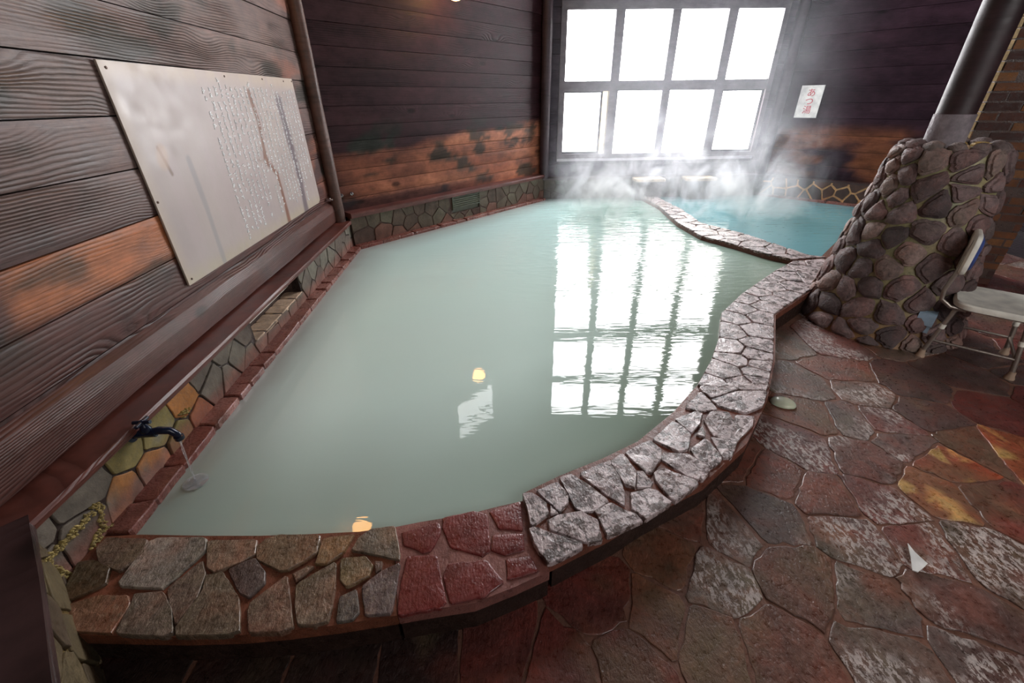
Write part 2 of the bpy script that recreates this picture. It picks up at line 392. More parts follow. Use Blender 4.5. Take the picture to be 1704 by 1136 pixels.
for nm, lab, poly, z, bc in (
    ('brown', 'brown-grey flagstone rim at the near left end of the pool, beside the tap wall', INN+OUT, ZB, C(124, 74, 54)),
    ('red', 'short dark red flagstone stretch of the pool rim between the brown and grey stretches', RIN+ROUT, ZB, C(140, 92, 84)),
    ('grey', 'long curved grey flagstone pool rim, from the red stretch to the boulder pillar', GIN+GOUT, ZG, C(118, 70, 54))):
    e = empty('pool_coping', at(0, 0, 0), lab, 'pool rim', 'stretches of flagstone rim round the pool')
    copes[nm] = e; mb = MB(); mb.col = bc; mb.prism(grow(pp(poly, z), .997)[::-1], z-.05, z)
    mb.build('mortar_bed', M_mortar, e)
    mb = MB(); mb.col = C(50, 34, 28); mb.prism(grow(pp(poly, z), .985)[::-1], 0, z-.05); mb.build('shaded_face', M_face, e)  # shade under the rim edge painted in as a dark face colour
BR = [([(120,180),(160,148),(290,154),(285,200),(200,262),(130,235)],(112,92,78)),([(300,165),(330,152),(490,152),(485,195),(380,290),(340,318),(205,310),(200,295)],(150,140,130)),
 ([(60,235),(115,225),(165,250),(150,305),(15,365),(20,310)],(84,70,50)),([(30,375),(130,345),(225,345),(235,370),(185,450),(170,470),(20,462)],(122,86,66)),
 ([(250,340),(345,330),(375,390),(378,470),(345,480),(185,470),(240,370)],(118,104,92)),([(500,160),(660,155),(655,205),(600,235),(520,268),(495,250)],(124,102,84)),
 ([(360,320),(478,228),(490,270),(465,345),(390,440),(370,370)],(112,96,84)),([(545,265),(600,350),(605,460),(560,475),(395,478),(392,450),(480,330),(490,275)],(108,94,78)),
 ([(565,257),(655,218),(690,265),(690,300),(635,350),(605,335)],(90,78,74)),([(690,155),(740,140),(875,142),(865,200),(770,256),(740,260),(665,222),(662,180)],(116,96,74)),
 ([(640,370),(765,275),(780,400),(785,450),(735,468),(635,468),(632,400)],(110,90,76)),([(785,270),(840,243),(857,245),(830,270),(795,297)],(116,92,76)),
 ([(885,152),(990,138),(955,200),(900,238),(862,238),(870,200)],(126,104,74)),([(798,308),(930,230),(925,330),(905,430),(860,442),(802,445),(792,380)],(116,98,82)),
 ([(1010,150),(1050,120),(1130,112),(1145,200),(1142,222),(1050,203),(985,192)],(124,112,96)),([(948,220),(1030,212),(1055,240),(1040,280),(965,318),(945,290)],(116,98,72)),
 ([(1062,228),(1088,228),(1085,255),(1064,268)],(120,96,84)),([(942,350),(1000,322),(1010,400),(985,425),(930,437)],(96,88,82)),([(1017,315),(1080,265),(1146,235),(1118,402),(1030,412)],(100,90,88))]
RD = [[(1158,132),(1278,100),(1283,140),(1250,195),(1225,200),(1162,175)],[(1172,218),(1272,212),(1300,365),(1288,380),(1142,412),(1147,330)],[(1295,85),(1400,62),(1440,75),(1450,190),(1420,210),(1320,180),(1292,120)],
 [(1312,237),(1440,227),(1493,298),(1430,350),(1320,370),(1297,280)],[(1452,62),(1555,28),(1562,125),(1480,118)],[(1457,142),(1562,136),(1568,190),(1500,208),(1457,190)],[(1508,222),(1590,212),(1612,262),(1510,293)]]
GR = [[(35,640),(85,635),(170,690),(185,755),(85,830),(60,710)],[(125,622),(240,572),(300,640),(300,685),(255,745),(180,680)],[(260,555),(330,530),(540,680),(450,740),(390,745),(340,720),(305,640)],
 [(375,525),(545,455),(590,490),(630,620),(630,700),(540,650)],[(200,708),(243,755),(198,762)],[(190,800),(250,765),(380,748),(470,800),(495,910),(410,925),(200,845)],[(80,850),(110,842),(380,930),(375,955),(190,1048),(110,940)],
 [(465,745),(560,695),(635,735),(700,760),(735,800),(540,885),(515,830)],[(555,450),(625,410),(660,440),(705,510),(695,595),(640,585)],[(645,395),(790,330),(850,380),(850,430),(800,510),(760,510)],
 [(712,510),(742,510),(803,575),(788,600),(712,603)],[(675,640),(780,610),(830,625),(910,685),(890,710),(765,785),(690,740)],[(850,430),(880,400),(1010,410),(1130,480),(1135,510),(1090,560),(1000,530)],
 [(815,520),(860,492),(1055,560),(1065,580),(940,680),(910,665),(820,560)],[(810,320),(920,215),(960,230),(1025,290),(1010,375),(960,390),(900,360)],[(1030,380),(1110,320),(1140,335),(1210,430),(1200,450),(1150,485),(1060,425)],
 [(940,200),(1060,155),(1095,165),(1080,230),(1030,280)],[(1062,290),(1098,240),(1115,282),(1110,308)],[(1112,210),(1150,160),(1250,165),(1288,230),(1250,320),(1160,290)],[(1150,308),(1275,328),(1298,347),(1270,420),(1220,430)],
 [(1295,180),(1400,190),(1390,240),(1295,340),(1262,325)],[(1000,130),(1088,40),(1185,140),(1060,150)],[(1160,85),(1300,38),(1470,40),(1450,120),(1350,160),(1200,120)],[(1095,5),(1300,-15),(1475,-5),(1460,25),(1300,25),(1160,70),(1105,35)]]
mb = MB()
for p, c in BR: stone(mb, grow(pp(c1(p), ZB+.013), 1.045), flat(ZB), .013, .0035, C(*c), random.random(), .02, .002, 0, 1, .01, .3, .02)
mb.build('flagstones', M_brown, copes['brown'])
mb = MB()
for p in RD: stone(mb, grow(pp(c1(p), ZB+.006), 1.05), flat(ZB), .006, .006, C(118, 50, 46), random.random(), .02, .003, .002, 1, .01, .2, .02)
mb.build('flagstones', M_redst, copes['red'])
mb = MB(); gcols = [(92, 74, 70), (82, 68, 64), (78, 62, 56), (90, 72, 66)]
for p in GR: stone(mb, grow(pp(c2(p), ZG+.013), 1.09), flat(ZG), .013, .0035, C(*random.choice(gcols)), .5+.5*random.random(), .02, .003, 0, 1, .01, .3, .03)
gs = [(90,760),(330,735),(240,750),(320,695),(150,680),(200,620),(340,650),(170,560),(310,600),(330,545),(170,470),(320,470),(200,400),(330,400),(230,360),(370,340),(260,300),(400,310),(320,270),(480,290),(390,240),(510,240),(380,190),(470,180),(430,140),(560,140),(520,110),(600,190),(620,120)]
gs = pp([(1160+x/3.154, 400+y/3.154) for x, y in gs], ZG+.014)
greg = pp([(1160, 641), (1183, 600), (1197, 560), (1201, 520), (1235, 488), (1290, 450), (1320, 434), (1369, 431), (1388, 446), (1358, 474), (1288, 522), (1287, 600), (1276, 650), (1235, 643)], ZG+.012)
for i in range(len(gs)):
    p = cell(greg, gs, i, .010)
    if p and abs(area(p)) > .0006: stone(mb, p, flat(ZG), .013, .0035, C(*random.choice(gcols)), .5+.5*random.random(), .02, .002, 0, 1, .01, .3, .03)
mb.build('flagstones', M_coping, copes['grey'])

# divider between the two basins
d2 = lambda l: [(850+x/2.84, 220+y/2.84) for x, y in l]
DL = d2([(620,308),(700,350),(790,430),(900,490),(1050,530),(1200,575),(1330,603)]); DR = d2([(1490,590),(1400,580),(1250,530),(1100,480),(900,430),(800,360),(690,308)])
dv = empty('pool_divider', at(0, 0, 0), 'narrow curved stone divider snaking between the large pool and the small hot pool', 'pool divider')
mb = MB(); mb.col = C(110, 70, 58); mb.prism(pp(DL+DR, ZG)[::-1], .02, ZG-.004); mb.build('mortar_bed', M_mortar, dv)
reg = pp(DL+DR, ZG); rs = random.Random(5); ds = []
for k in range(400):
    q = (rs.uniform(1.8, 3.4), rs.uniform(3.9, 7.5))
    if inside(q, reg) and all(hypot(q[0]-s[0], q[1]-s[1]) > .13 for s in ds): ds.append(q)
mb = MB()
for i in range(len(ds)):
    p = cell(reg, ds, i, .014)
    if p and abs(area(p)) > .0006: stone(mb, p, flat(ZG-.004), .012, .004, C(*rs.choice(gcols)), .5+.5*rs.random(), .03, .002, 0, 1, .01, .3, .03)
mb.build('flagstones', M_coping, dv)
# far rim of the hot pool, running from behind the pillar to the corner wall
mb = MB(); mb.col = C(100, 70, 60); mb.prism([(3.05, 4.05), (3.35, 3.85), (5.45, 6.0), (5.2, 6.25)], 0, .16); hr = mb.build('hot_pool_rim', M_mortar)
tag(hr, 'stone rim of the hot pool, hidden behind the round boulder pillar', 'pool rim')

# ------------------------------------------------------------------ water
WZ = .12
divc = pp([(a[0]/2+b[0]/2, a[1]/2+b[1]/2) for a, b in zip(DL, DR[::-1])], WZ)
copc = pp([(350, 940), (650, 920), (870, 880), (1000, 820), (1120, 740), (1210, 660), (1235, 600), (1238, 540), (1290, 480), (1340, 440)], WZ)
cAB, cBC, cCD = (-1.76, 4.74), (.53, 7.42), (4.24, 7.53)
P1 = [(-1.53, .95), P(200, 940, WZ)]+copc+divc[::-1]+[(2.2, 7.45), cBC, cAB]
P2 = divc+[(3.0, 4.25), (3.2, 3.95), (5.3, 6.1), (5.2, 6.55), cCD, (2.2, 7.45)]
INE = pp([(235, 889), (345, 891), (430, 891), (520, 888), (600, 884), (655, 877), (780, 855)]+GIN, WZ)
def segd(p, a, b):
    dx, dy = b[0]-a[0], b[1]-a[1]; t = max(0, min(1, ((p[0]-a[0])*dx+(p[1]-a[1])*dy)/(dx*dx+dy*dy+1e-9)))
    return hypot(p[0]-a[0]-t*dx, p[1]-a[1]-t*dy)
def water(name, poly, colf, ripf, st=.05):
    x0, x1 = min(p[0] for p in poly), max(p[0] for p in poly); y0, y1 = min(p[1] for p in poly), max(p[1] for p in poly)
    mb = MB(); ids = {}
    def g(i, j):
        if (i, j) not in ids:
            x, y = x0+i*st, y0+j*st; ids[i, j] = mb.vert((x, y, WZ), colf(x, y), ripf(x, y))
        return ids[i, j]
    for i in range(int((x1-x0)/st)+1):
        for j in range(int((y1-y0)/st)+1):
            if inside((x0+(i+.5)*st, y0+(j+.5)*st), poly): mb.face(g(i, j), g(i+1, j), g(i+1, j+1), g(i, j+1))
    return mb.build(name, M_water, None, None, True)
def wc1(x, y):
    # milky suspension: greyer and thinner near the tap wall and the near end, greener towards the middle
    c = mixc(C(226, 252, 242), C(202, 240, 238), sst(2.5, 6, y))
    c = mixc(c, C(222, 246, 242), .5*fb(x*.8, y*.8, 3))
    c = mixc(c, mixc(C(150, 172, 158), C(140, 166, 158), sst(3, 6, y)), .95*sst(-.1, 1.0, x-.13*(y-1.8)+.25*(fb(x*1.3, y*1.3, 19)-.5)))  # darker right side painted in so the window's reflection stands out
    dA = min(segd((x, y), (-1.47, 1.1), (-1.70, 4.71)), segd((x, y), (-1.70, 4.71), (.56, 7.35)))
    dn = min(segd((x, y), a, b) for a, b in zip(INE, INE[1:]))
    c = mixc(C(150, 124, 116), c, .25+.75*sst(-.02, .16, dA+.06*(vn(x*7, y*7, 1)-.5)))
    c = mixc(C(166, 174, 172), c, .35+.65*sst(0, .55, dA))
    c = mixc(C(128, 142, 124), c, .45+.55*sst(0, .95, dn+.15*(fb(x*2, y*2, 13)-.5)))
    return c
def rp1(x, y):
    return .045+.75*sst(2.6, 5.0, y)*sst(-1.4, .9, x)+.06*sst(.1, 1.4, x)
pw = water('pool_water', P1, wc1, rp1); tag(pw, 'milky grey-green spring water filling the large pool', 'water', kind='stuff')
hw = water('hot_pool_water', P2, lambda x, y: mixc(C(102, 152, 160), C(116, 162, 168), fb(x, y, 8)), lambda x, y: .5)
tag(hw, 'turquoise milky water of the small hot pool beyond the divider', 'water', kind='stuff')

# ------------------------------------------------------------------ walls
HT = 5.3
def seamlist(z0, z1, h, rs, var=.015):
    z = z0; out = [z0]
    while z < z1-.1: z += h+rs.uniform(-var, var); out.append(min(z, z1))
    return out
# left wall: heavy weathered boards, grey-mauve above, browner and orange low down
def cA(x, z):
    n = fb(x*1.5, z*5, 11); k = fb(x*3.3, z*3, 12)
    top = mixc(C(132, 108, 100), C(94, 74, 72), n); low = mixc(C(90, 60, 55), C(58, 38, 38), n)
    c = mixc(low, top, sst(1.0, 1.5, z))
    # warm rot band: lower-left board under the plate
    if .86 < z < 1.09: c = mixc(c, C(178, 108, 70), sst(.3, .5, k+.25*sst(-3.6, -2.6, x))*sst(-2.1, -2.4, x)*sst(.86, .93, z+.03*n))
    c = mixc(c, C(150, 92, 70), .7*sst(.5, .68, fb(x*2, z*6, 21))*sst(-.9, -.3, x))
    c = mixc(c, C(40, 50, 44), .65*sst(.62, .74, fb(x*2.6, z*5, 31)))
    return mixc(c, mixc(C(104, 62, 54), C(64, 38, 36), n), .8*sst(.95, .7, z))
wl = empty('wall_left', FA, kind='structure'); rs = random.Random(11)
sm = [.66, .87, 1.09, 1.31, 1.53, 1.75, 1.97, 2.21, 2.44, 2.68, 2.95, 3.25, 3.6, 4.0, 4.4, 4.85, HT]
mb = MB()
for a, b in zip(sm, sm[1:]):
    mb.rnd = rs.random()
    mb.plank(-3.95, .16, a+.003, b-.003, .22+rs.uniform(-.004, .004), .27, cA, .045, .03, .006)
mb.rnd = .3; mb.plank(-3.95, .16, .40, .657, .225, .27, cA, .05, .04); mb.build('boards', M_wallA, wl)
def ledge(fr_parent, x0, x1, prof, col, mat, name='ledge'):
    mb = MB(); mb.rnd = .37; n = max(2, int((x1-x0)/.08)); rows = []
    for i in range(n+1):
        x = x0+(x1-x0)*i/n
        rows.append([mb.vert((x, y+.006*(vn(x*3, k*3.1, 4)-.5), z+.006*(vn(x*2.3, k*7.7, 9)-.5)), mixc(col, tuple(c*.6 for c in col), fb(x*2, k*2, 6))) for k, (y, z) in enumerate(prof)])
    for a, b in zip(rows, rows[1:]):
        for k in range(len(prof)): mb.face(a[k], a[(k+1) % len(prof)], b[(k+1) % len(prof)], b[k])
    mb.face(*rows[0]); mb.face(*rows[-1][::-1]); return mb.build(name, mat, fr_parent)
# rounded base rail and the shelf under it
ledge(wl, -3.95, .12, [(.225, .645), (.195, .62), (.185, .56), (.19, .45), (.27, .44), (.27, .645)], C(104, 66, 58), M_beam, 'base_rail')
ledge(wl, -3.84, .045, [(.06, .432), (.055, .420), (.06, .398), (.27, .398), (.27, .436)], C(112, 62, 52), M_beam, 'shelf')

def wainscot(parent, x0, x1, z0, z1, seeds, cols, mortar, y=.10, holes=(), gap=.014, h=.010, mm=M_wains):
    mb = MB(); mb.col = mortar
    xs = [x0]
    for a, b, c, d in holes:
        mb.box(xs[-1], a, y, y+.06, z0, z1); mb.box(a, b, y, y+.06, z0, c); 
        if d < z1: mb.box(a, b, y, y+.06, d, z1)
        xs.append(b)
    mb.box(xs[-1], x1, y, y+.06, z0, z1); mb.build('mortar', M_mortar, parent)
    mb = MB(); reg = [(x0, z0), (x1, z0), (x1, z1), (x0, z1)]
    for i, s in enumerate(seeds):
        p = cell(reg, seeds, i, gap)
        if not p or abs(area(p)) < .0008: continue
        for a, b, c, d in holes:
            if a < s[0] < b: p = clip(clip(p, 0, 1, c-.005), 0, 0, 1) if s[1] < d else None
            elif s[0] <= a: p = clip(p, 1, 0, a-.005)
            else: p = clip(p, -1, 0, -(b+.005))
            if not p or len(p) < 3: p = None; break
        if not p or abs(area(p)) < .0006: continue
        c = cols(*s); stone(mb, p, lambda X, Z, H: (X, y-H, Z), h*.6+random.uniform(0, .004), .003, c, random.random(), .03, .004, 0, 1, .01, .3, .03)
    return mb.build('facing_stones', mm, parent)
def scatter(x0, x1, z0, z1, d, rs, n=3000):
    s = []
    for _ in range(n):
        q = (rs.uniform(x0, x1), rs.uniform(z0, z1))
        if all(hypot((q[0]-t_[0]), (q[1]-t_[1])*1.15) > d for t_ in s): s.append(q)
    return s
rs = random.Random(21)
na, nb = hit(FA, 418, 545, .1)[0], hit(FA, 497, 470, .1)[0]
NI = (na, nb, .235, .40)
sA = scatter(-3.9, .1, .14, .4, .15, rs)
def colA(x, z):
    base = mixc(C(118, 114, 102), C(98, 86, 78), random.random()); near = -3.62 < x < -2.95; o1 = random.choice([C(170, 112, 60), C(158, 92, 58), C(128, 114, 66)])
    def f(X, Z):
        c = base
        if near: c = mixc(c, o1, .85*sst(.40, .58, fb(X*6, Z*7, 101)+.1))
        if Z < .24: c = mixc(c, C(136, 84, 72), .6*sst(.25, .18, Z+.05*(fb(X*9, Z*9, 102)-.5)))
        return c
    return f
wainscot(wl, -3.9, .12, -.0, .40, sA, colA, C(48, 34, 30), .10, (NI,), .011)
# niche in the facing: back, floor slab with cracked pale stones, white pipe
mb = MB(); mb.col = C(70, 54, 48)
mb.box(NI[0]-.02, NI[1]+.02, .23, .25, .1, .42); mb.box(NI[0]-.02, NI[0], .1, .25, .1, .4); mb.box(NI[1], NI[1]+.02, .1, .25, .1, .4); mb.build('niche', M_mortar, wl)
mb = MB(); k = 6; w_ = (NI[1]-NI[0])/k
for i in range(k): stone(mb, [(NI[0]+i*w_+.004, .095), (NI[0]+(i+1)*w_-.004+.02*(i % 2), .095), (NI[0]+(i+1)*w_-.004, .228), (NI[0]+i*w_+.004+.02*(i % 2), .228)], lambda X, Y, H: (X, Y, .225+H), .012, .004, C(190, 164, 140), random.random(), .03, .002)
mb.build('niche_sill', M_wains, wl)
mb = MB(); mb.tube([(NI[0]+.01, .2, .30), (NI[1]-.01, .2, .30)], .016); mb.build('pipe', M_white, wl)

# wall behind the pool, left of the window
def cB(x, z):
    n = fb(x*1.6, z*6, 41); k = fb(x*1.1+3, z*2.2, 42)
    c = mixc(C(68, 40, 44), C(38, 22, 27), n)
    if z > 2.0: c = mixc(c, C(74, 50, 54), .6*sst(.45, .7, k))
    wz = 1.08+.20*(x/3.5)+.10*(fb(x*1.5, 0, 43)-.5)*2
    warm = sst(wz+.04, wz-.05, z)*sst(-.2, .9, x+.6*n)
    c = mixc(c, mixc(C(186, 120, 90), C(132, 76, 60), n), warm*(.6+.4*sst(.35, .6, fb(x*2.2, z*7, 44)+.12*x/3.5)))
    m = sst(.56, .66, fb(x*2.8+1, z*5, 45))*sst(1.5, 1.2, z)
    c = mixc(c, C(40, 46, 40), .85*m)
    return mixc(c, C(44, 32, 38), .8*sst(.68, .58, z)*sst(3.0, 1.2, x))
wb = empty('wall_back_left', FB, kind='structure'); rs = random.Random(12)
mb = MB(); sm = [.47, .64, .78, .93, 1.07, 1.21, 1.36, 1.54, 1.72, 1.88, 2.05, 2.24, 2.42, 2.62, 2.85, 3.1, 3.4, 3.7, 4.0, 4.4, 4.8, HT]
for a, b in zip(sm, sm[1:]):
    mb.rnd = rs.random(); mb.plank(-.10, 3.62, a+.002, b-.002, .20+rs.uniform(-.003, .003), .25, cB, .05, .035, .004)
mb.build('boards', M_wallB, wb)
ledge(wb, .0, 3.60, [(.06, .505), (.058, .49), (.065, .455), (.25, .455), (.25, .515)], C(120, 74, 68), M_beam, 'shelf')
ga, gb = hit(FB, 751, 330, .1)[0], hit(FB, 797, 322, .1)[0]
sB = scatter(0., 3.55, .14, .455, .15, rs)
def colB(x, z):
    c = mixc(C(104, 98, 82), C(84, 66, 58), random.random())
    return mixc(c, C(126, 84, 72), .6) if z < .22 and random.random() < .6 else c
wainscot(wb, .0, 3.58, .0, .455, sB, colB, C(74, 50, 40), .10, ((ga, gb, .24, .455),))
mb = MB(); mb.col = C(92, 92, 74)
for k in range(6): mb.box(ga+.01, gb-.01, .085, .10, .30+k*.026, .318+k*.026)
mb.box(ga, ga+.014, .08, .11, .28, .455); mb.box(gb-.014, gb, .08, .11, .28, .455); mb.box(ga, gb, .12, .15, .24, .455)
mb.build('slatted_grate', M_beam, wb)
# window wall
wc = empty('wall_back', FC, kind='structure'); rs = random.Random(13)
def cC(x, z): return mixc(C(72, 62, 70), C(52, 44, 52), fb(x*2, z*6, 51))
mb = MB()
def board_rows(mb, x0, x1, z0, z1, y, colf, rs, h=.19):
    s_ = seamlist(z0, z1, h, rs)
    for a, b in zip(s_, s_[1:]):
        mb.rnd = rs.random(); mb.plank(x0, x1, a+.002, b-.002, y+rs.uniform(-.003, .003), y+.05, colf, .08, .05, .003)
WX0, WX1 = .20, 3.46
board_rows(mb, -.06, WX0, .455, HT, .15, cC, rs); board_rows(mb, WX1, 3.84, .455, HT, .15, cC, rs)
board_rows(mb, WX0, WX1, .455, .72, .15, cC, rs); board_rows(mb, WX0, WX1, 2.75, 2.86, .15, cC, rs, .11); board_rows(mb, WX0, WX1, 4.86, HT, .15, cC, rs)
mb.build('boards', M_wallB, wc)
ledge(wc, -.02, 3.78, [(.04, .445), (.04, .415), (.2, .415), (.2, .455)], C(88, 72, 72), M_beam, 'shelf')
sC = scatter(0., 3.75, .14, .415, .15, rs)
wainscot(wc, 0, 3.78, 0, .415, sC, lambda x, z: mixc(C(92, 96, 82), C(84, 74, 68), random.random()), C(70, 54, 46), .06)
def window(n, fr, xs, rows, zbot, ztop, x0, x1, pm, sash=None, y=.17):
    e = empty('window_%d' % n, fr, kind='structure')
    mb = MB(); mb.col = C(88, 80, 84); mb.rnd = .2
    mb.box(x0, xs[0][0], y-.06, y+.05, zbot, ztop); mb.box(xs[-1][1], x1, y-.06, y+.05, zbot, ztop)
    mb.box(xs[0][0], xs[-1][1], y-.06, y+.05, ztop-(ztop-rows[-1][1]), ztop); mb.box(xs[0][0], xs[-1][1], y-.06, y+.05, zbot, rows[0][0])
    for a, b in zip(xs, xs[1:]): mb.box(a[1], b[0], y-.055, y+.05, rows[0][0], rows[-1][1])
    for a, b in zip(rows, rows[1:]):
        for c, d in xs: mb.box(c, d, y-.05, y+.05, a[1], b[0])
    mb.build('window_frame', M_wframe, e)
    for j, (za, zb) in enumerate(rows):
        for i, (xa, xb) in enumerate(xs):
            if sash and (i, j) in sash:
                sa, sb = sash[i, j]
                mb = MB(); mb.col = C(36, 30, 34); f = .034
                mb.box(sa, sa+.01, y-.02, y+.02, za, zb); mb.box(sb-f, sb, y-.02, y+.02, za, zb); mb.box(sa, sb, y-.02, y+.02, za, za+f); mb.box(sa, sb, y-.02, y+.02, zb-.02, zb)
                mb.build('sliding_sash', M_wframe, e)
                mb = MB(); mb.box(sa+.01, sb-f, y-.004, y+.004, za+f, zb-.02); mb.build('pane', pm, e)
            else:
                mb = MB(); mb.box(xa, xb, y-.004, y+.004, za, zb); mb.build('pane', pm, e)
    return e
XS = [(.285, .975), (1.105, 1.785), (1.905, 2.59), (2.725, 3.385)]
def zr(py, u): return hit(FC, 1100, py, .15)[1]
w1 = window(1, FC, XS, [(.80, 1.675), (1.81, 2.665)], .72, 2.77, WX0, WX1, M_pane, {(0, 0): (.285, .885), (3, 0): (2.74, 3.385)})
mb = MB(); mb.col = C(150, 146, 150); mb.rnd = .6; mb.box(.20, 3.40, .06, .15, .70, .735); mb.build('window_sill', plain('wet_sill', C(176, 172, 178), .2, bump=.003, bscale=40), w1)
w2 = window(2, FC, XS, [(2.93, 3.80), (3.95, 4.78)], 2.84, 4.88, WX0, WX1, M_pane)
# right back wall with the sign
def cD(x, z):
    n = fb(x*1.2, z*7, 61); c = mixc(C(54, 34, 44), C(36, 23, 32), n)
    wz = 1.12
    c = mixc(c, mixc(C(140, 84, 52), C(92, 58, 44), n), .9*sst(wz+.12, wz-.1, z)*sst(.4, .55, fb(x*1.1, z*4, 62)+.12))
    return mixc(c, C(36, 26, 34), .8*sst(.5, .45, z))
wd = empty('wall_back_right', FD, kind='structure'); rs = random.Random(14); mb = MB()
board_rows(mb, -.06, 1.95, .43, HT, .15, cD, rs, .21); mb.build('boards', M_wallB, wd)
ledge(wd, 0., 1.85, [(.05, .44), (.05, .415), (.2, .415), (.2, .45)], C(70, 50, 48), M_beam, 'shelf')
sD = scatter(0., 1.85, .14, .42, .15, rs)
wainscot(wd, 0, 1.85, 0, .415, sD, lambda x, z: mixc(C(84, 62, 54), C(66, 56, 52), random.random()), C(196, 152, 104), .06, gap=.024)
# right wall, near walls, ceiling
def plainwall(name, fr, L, colr):
    e = empty(name, fr, kind='structure'); mb = MB(); rs = random.Random(15)
    board_rows(mb, 0, L, 0, HT, .0, lambda x, z: mixc(colr, tuple(c*.7 for c in colr), fb(x, z*4, 71)), rs, .24); mb.build('boards', M_wallB, e); return e
plainwall('wall_right', wallframe(5.6, 6.35, 180), 7.95, C(40, 30, 36))
# near wall behind the viewer with glowing panes added as fill light
fn = wallframe(5.6, -1.6, 270); wn = empty('wall_near', fn, kind='structure'); mb = MB(); rs = random.Random(16); cN = lambda x, z: mixc(C(84, 66, 66), C(60, 46, 48), fb(x, z*4, 72))
board_rows(mb, 0, .3, 0, HT, 0, cN, rs, .3); board_rows(mb, 4.1, 4.7, 0, HT, 0, cN, rs, .3); board_rows(mb, .3, 4.1, 0, 1.5, 0, cN, rs, .3); board_rows(mb, .3, 4.1, 4.6, HT, 0, cN, rs, .3); mb.build('boards', M_wallB, wn)
window(3, fn, [(.45+i*.72, 1.07+i*.72) for i in range(5)], [(1.62, 3.0), (3.12, 4.45)], 1.5, 4.6, .3, 4.1, M_fill, y=.03)  # unseen glowing window added as fill light for the near part
# near left wall (stub continuing the octagon)
wz_ = empty('wall_near_left', FZ, kind='structure'); mb = MB(); rs = random.Random(17)
board_rows(mb, -3.6, .18, .43, HT, .14, lambda x, z: mixc(C(84, 62, 62), C(60, 44, 48), fb(x, z*4, 73)), rs, .24); mb.build('boards', M_wallA, wz_)
ledge(wz_, -3.5, .02, [(.0, .432), (-.004, .420), (.0, .40), (.18, .40), (.18, .436)], C(74, 52, 52), M_beam, 'shelf')
sZ = scatter(-3.4, 0, .02, .4, .15, rs)
wainscot(wz_, -3.4, .03, 0, .40, sZ, lambda x, z: mixc(C(98, 86, 62), C(78, 64, 50), random.random()), C(112, 92, 52), .03)
mb = MB(); mb.col = C(44, 32, 34); mb.rnd = .4; mb.prism([(-2.2, 5.1), (-2.2, .8), (.9, -1.9), (5.9, -1.9), (5.9, 6.6), (4.5, 7.9), (.3, 7.8)], HT, HT+.1); ce = mb.build('ceiling', M_wallB); tag(ce, kind='structure')

for par, x0, x1, y0, skip in ((wl, -3.95, .2, .275, None), (wb, -.1, 3.65, .255, None), (wd, -.1, 1.98, .205, None), (wz_, -3.6, .2, .195, None), (wc, -.1, 3.86, .205, (WX0, WX1, .76, 4.86)), (bpy.data.objects['wall_right'], 0, 7.95, .055, None), (wn, 0, 4.75, .055, (.3, 4.1, 1.5, 4.6))):
    mb = MB(); mb.col = C(30, 22, 24)
    if skip:
        a, b, c, d = skip; mb.box(x0, a, y0, y0+.06, 0, HT); mb.box(b, x1, y0, y0+.06, 0, HT); mb.box(a, b, y0, y0+.06, 0, c); mb.box(a, b, y0, y0+.06, d, HT)
        if par == wc: mb.box(a, b, y0, y0+.06, 2.77, 2.84)
    else: mb.box(x0, x1, y0, y0+.06, 0, HT)
    mb.build('backing', M_wallB, par)
# ------------------------------------------------------------------ curb of red stones along the water
def curb(parent, x0, x1, seedn, zt=.148):
    rs = random.Random(seedn); x = x0; mb = MB(); bed = MB(); bed.col = C(96, 56, 48); bed.box(x0, x1, .004, .12, .0, zt-.006)
    while x < x1-.05:
        w = min(rs.uniform(.12, .3), x1-x); 
        stone(mb, [(x+.003, -.004), (x+w-.003+rs.uniform(-.02, .02), -.004), (x+w-.003, .098), (x+.003+rs.uniform(-.02, .02), .098)], lambda X, Y, H: (X, Y, zt-.006+H), .012, .006, mixc(C(118, 66, 58), C(140, 94, 82), rs.random()*.7), rs.random(), .03, .004, 0, 1, .03, .35, .05); x += w
    bed.build('mortar_bed', M_mortar, parent); mb.build('edging_stones', M_redst, parent)
e = empty('stone_curb', FA, 'low curb of red-brown stones at the foot of the left wall, edging the water', 'curb', 'curbs at the foot of the walls'); curb(e, -3.66, .03, 1)
e = empty('stone_curb', FB, 'low curb of red-brown stones under the wall left of the window, edging the water', 'curb', 'curbs at the foot of the walls'); curb(e, -.0, 3.47, 2)
e = empty('stone_curb', FD, 'low dark curb at the foot of the wall with the red-lettered sign', 'curb', 'curbs at the foot of the walls'); curb(e, 0, 1.7, 3)

# ------------------------------------------------------------------ posts
def post(x, y, r, z0, z1, lab, col, n=20, mat=M_pole, amp=.006):
    mb = MB(); rows = []; m = int((z1-z0)/.08)
    for j in range(m+1):
        z = z0+(z1-z0)*j/m
        rows.append([mb.vert(((r+amp*(fb(k*.9, z*1.5, 81)-.5)*2)*cos(2*pi*k/n), (r+amp*(fb(k*.9, z*1.5, 81)-.5)*2)*sin(2*pi*k/n), z-z0), mixc(col, tuple(c*.6 for c in col), fb(k*.8, z*2.5, 82))) for k in range(n)])
    for a, b in zip(rows, rows[1:]):
        for k in range(n): mb.face(a[k], a[(k+1) % n], b[(k+1) % n], b[k])
    mb.face(*rows[0][::-1]); mb.face(*rows[-1])
    o = mb.build('wooden_post', mat, None, at(x, y, z0), True); tag(o, lab, 'post'); return o
q = FA @ Vector((.03, .17, 0)); post(q.x, q.y, .062, .43, HT, 'round dark log post in the corner beside the white plate', C(112, 80, 70))
q = FC @ Vector((.0, .10, 0)); post(q.x, q.y, .075, .44, HT, 'dark post at the left side of the window', C(72, 54, 60))
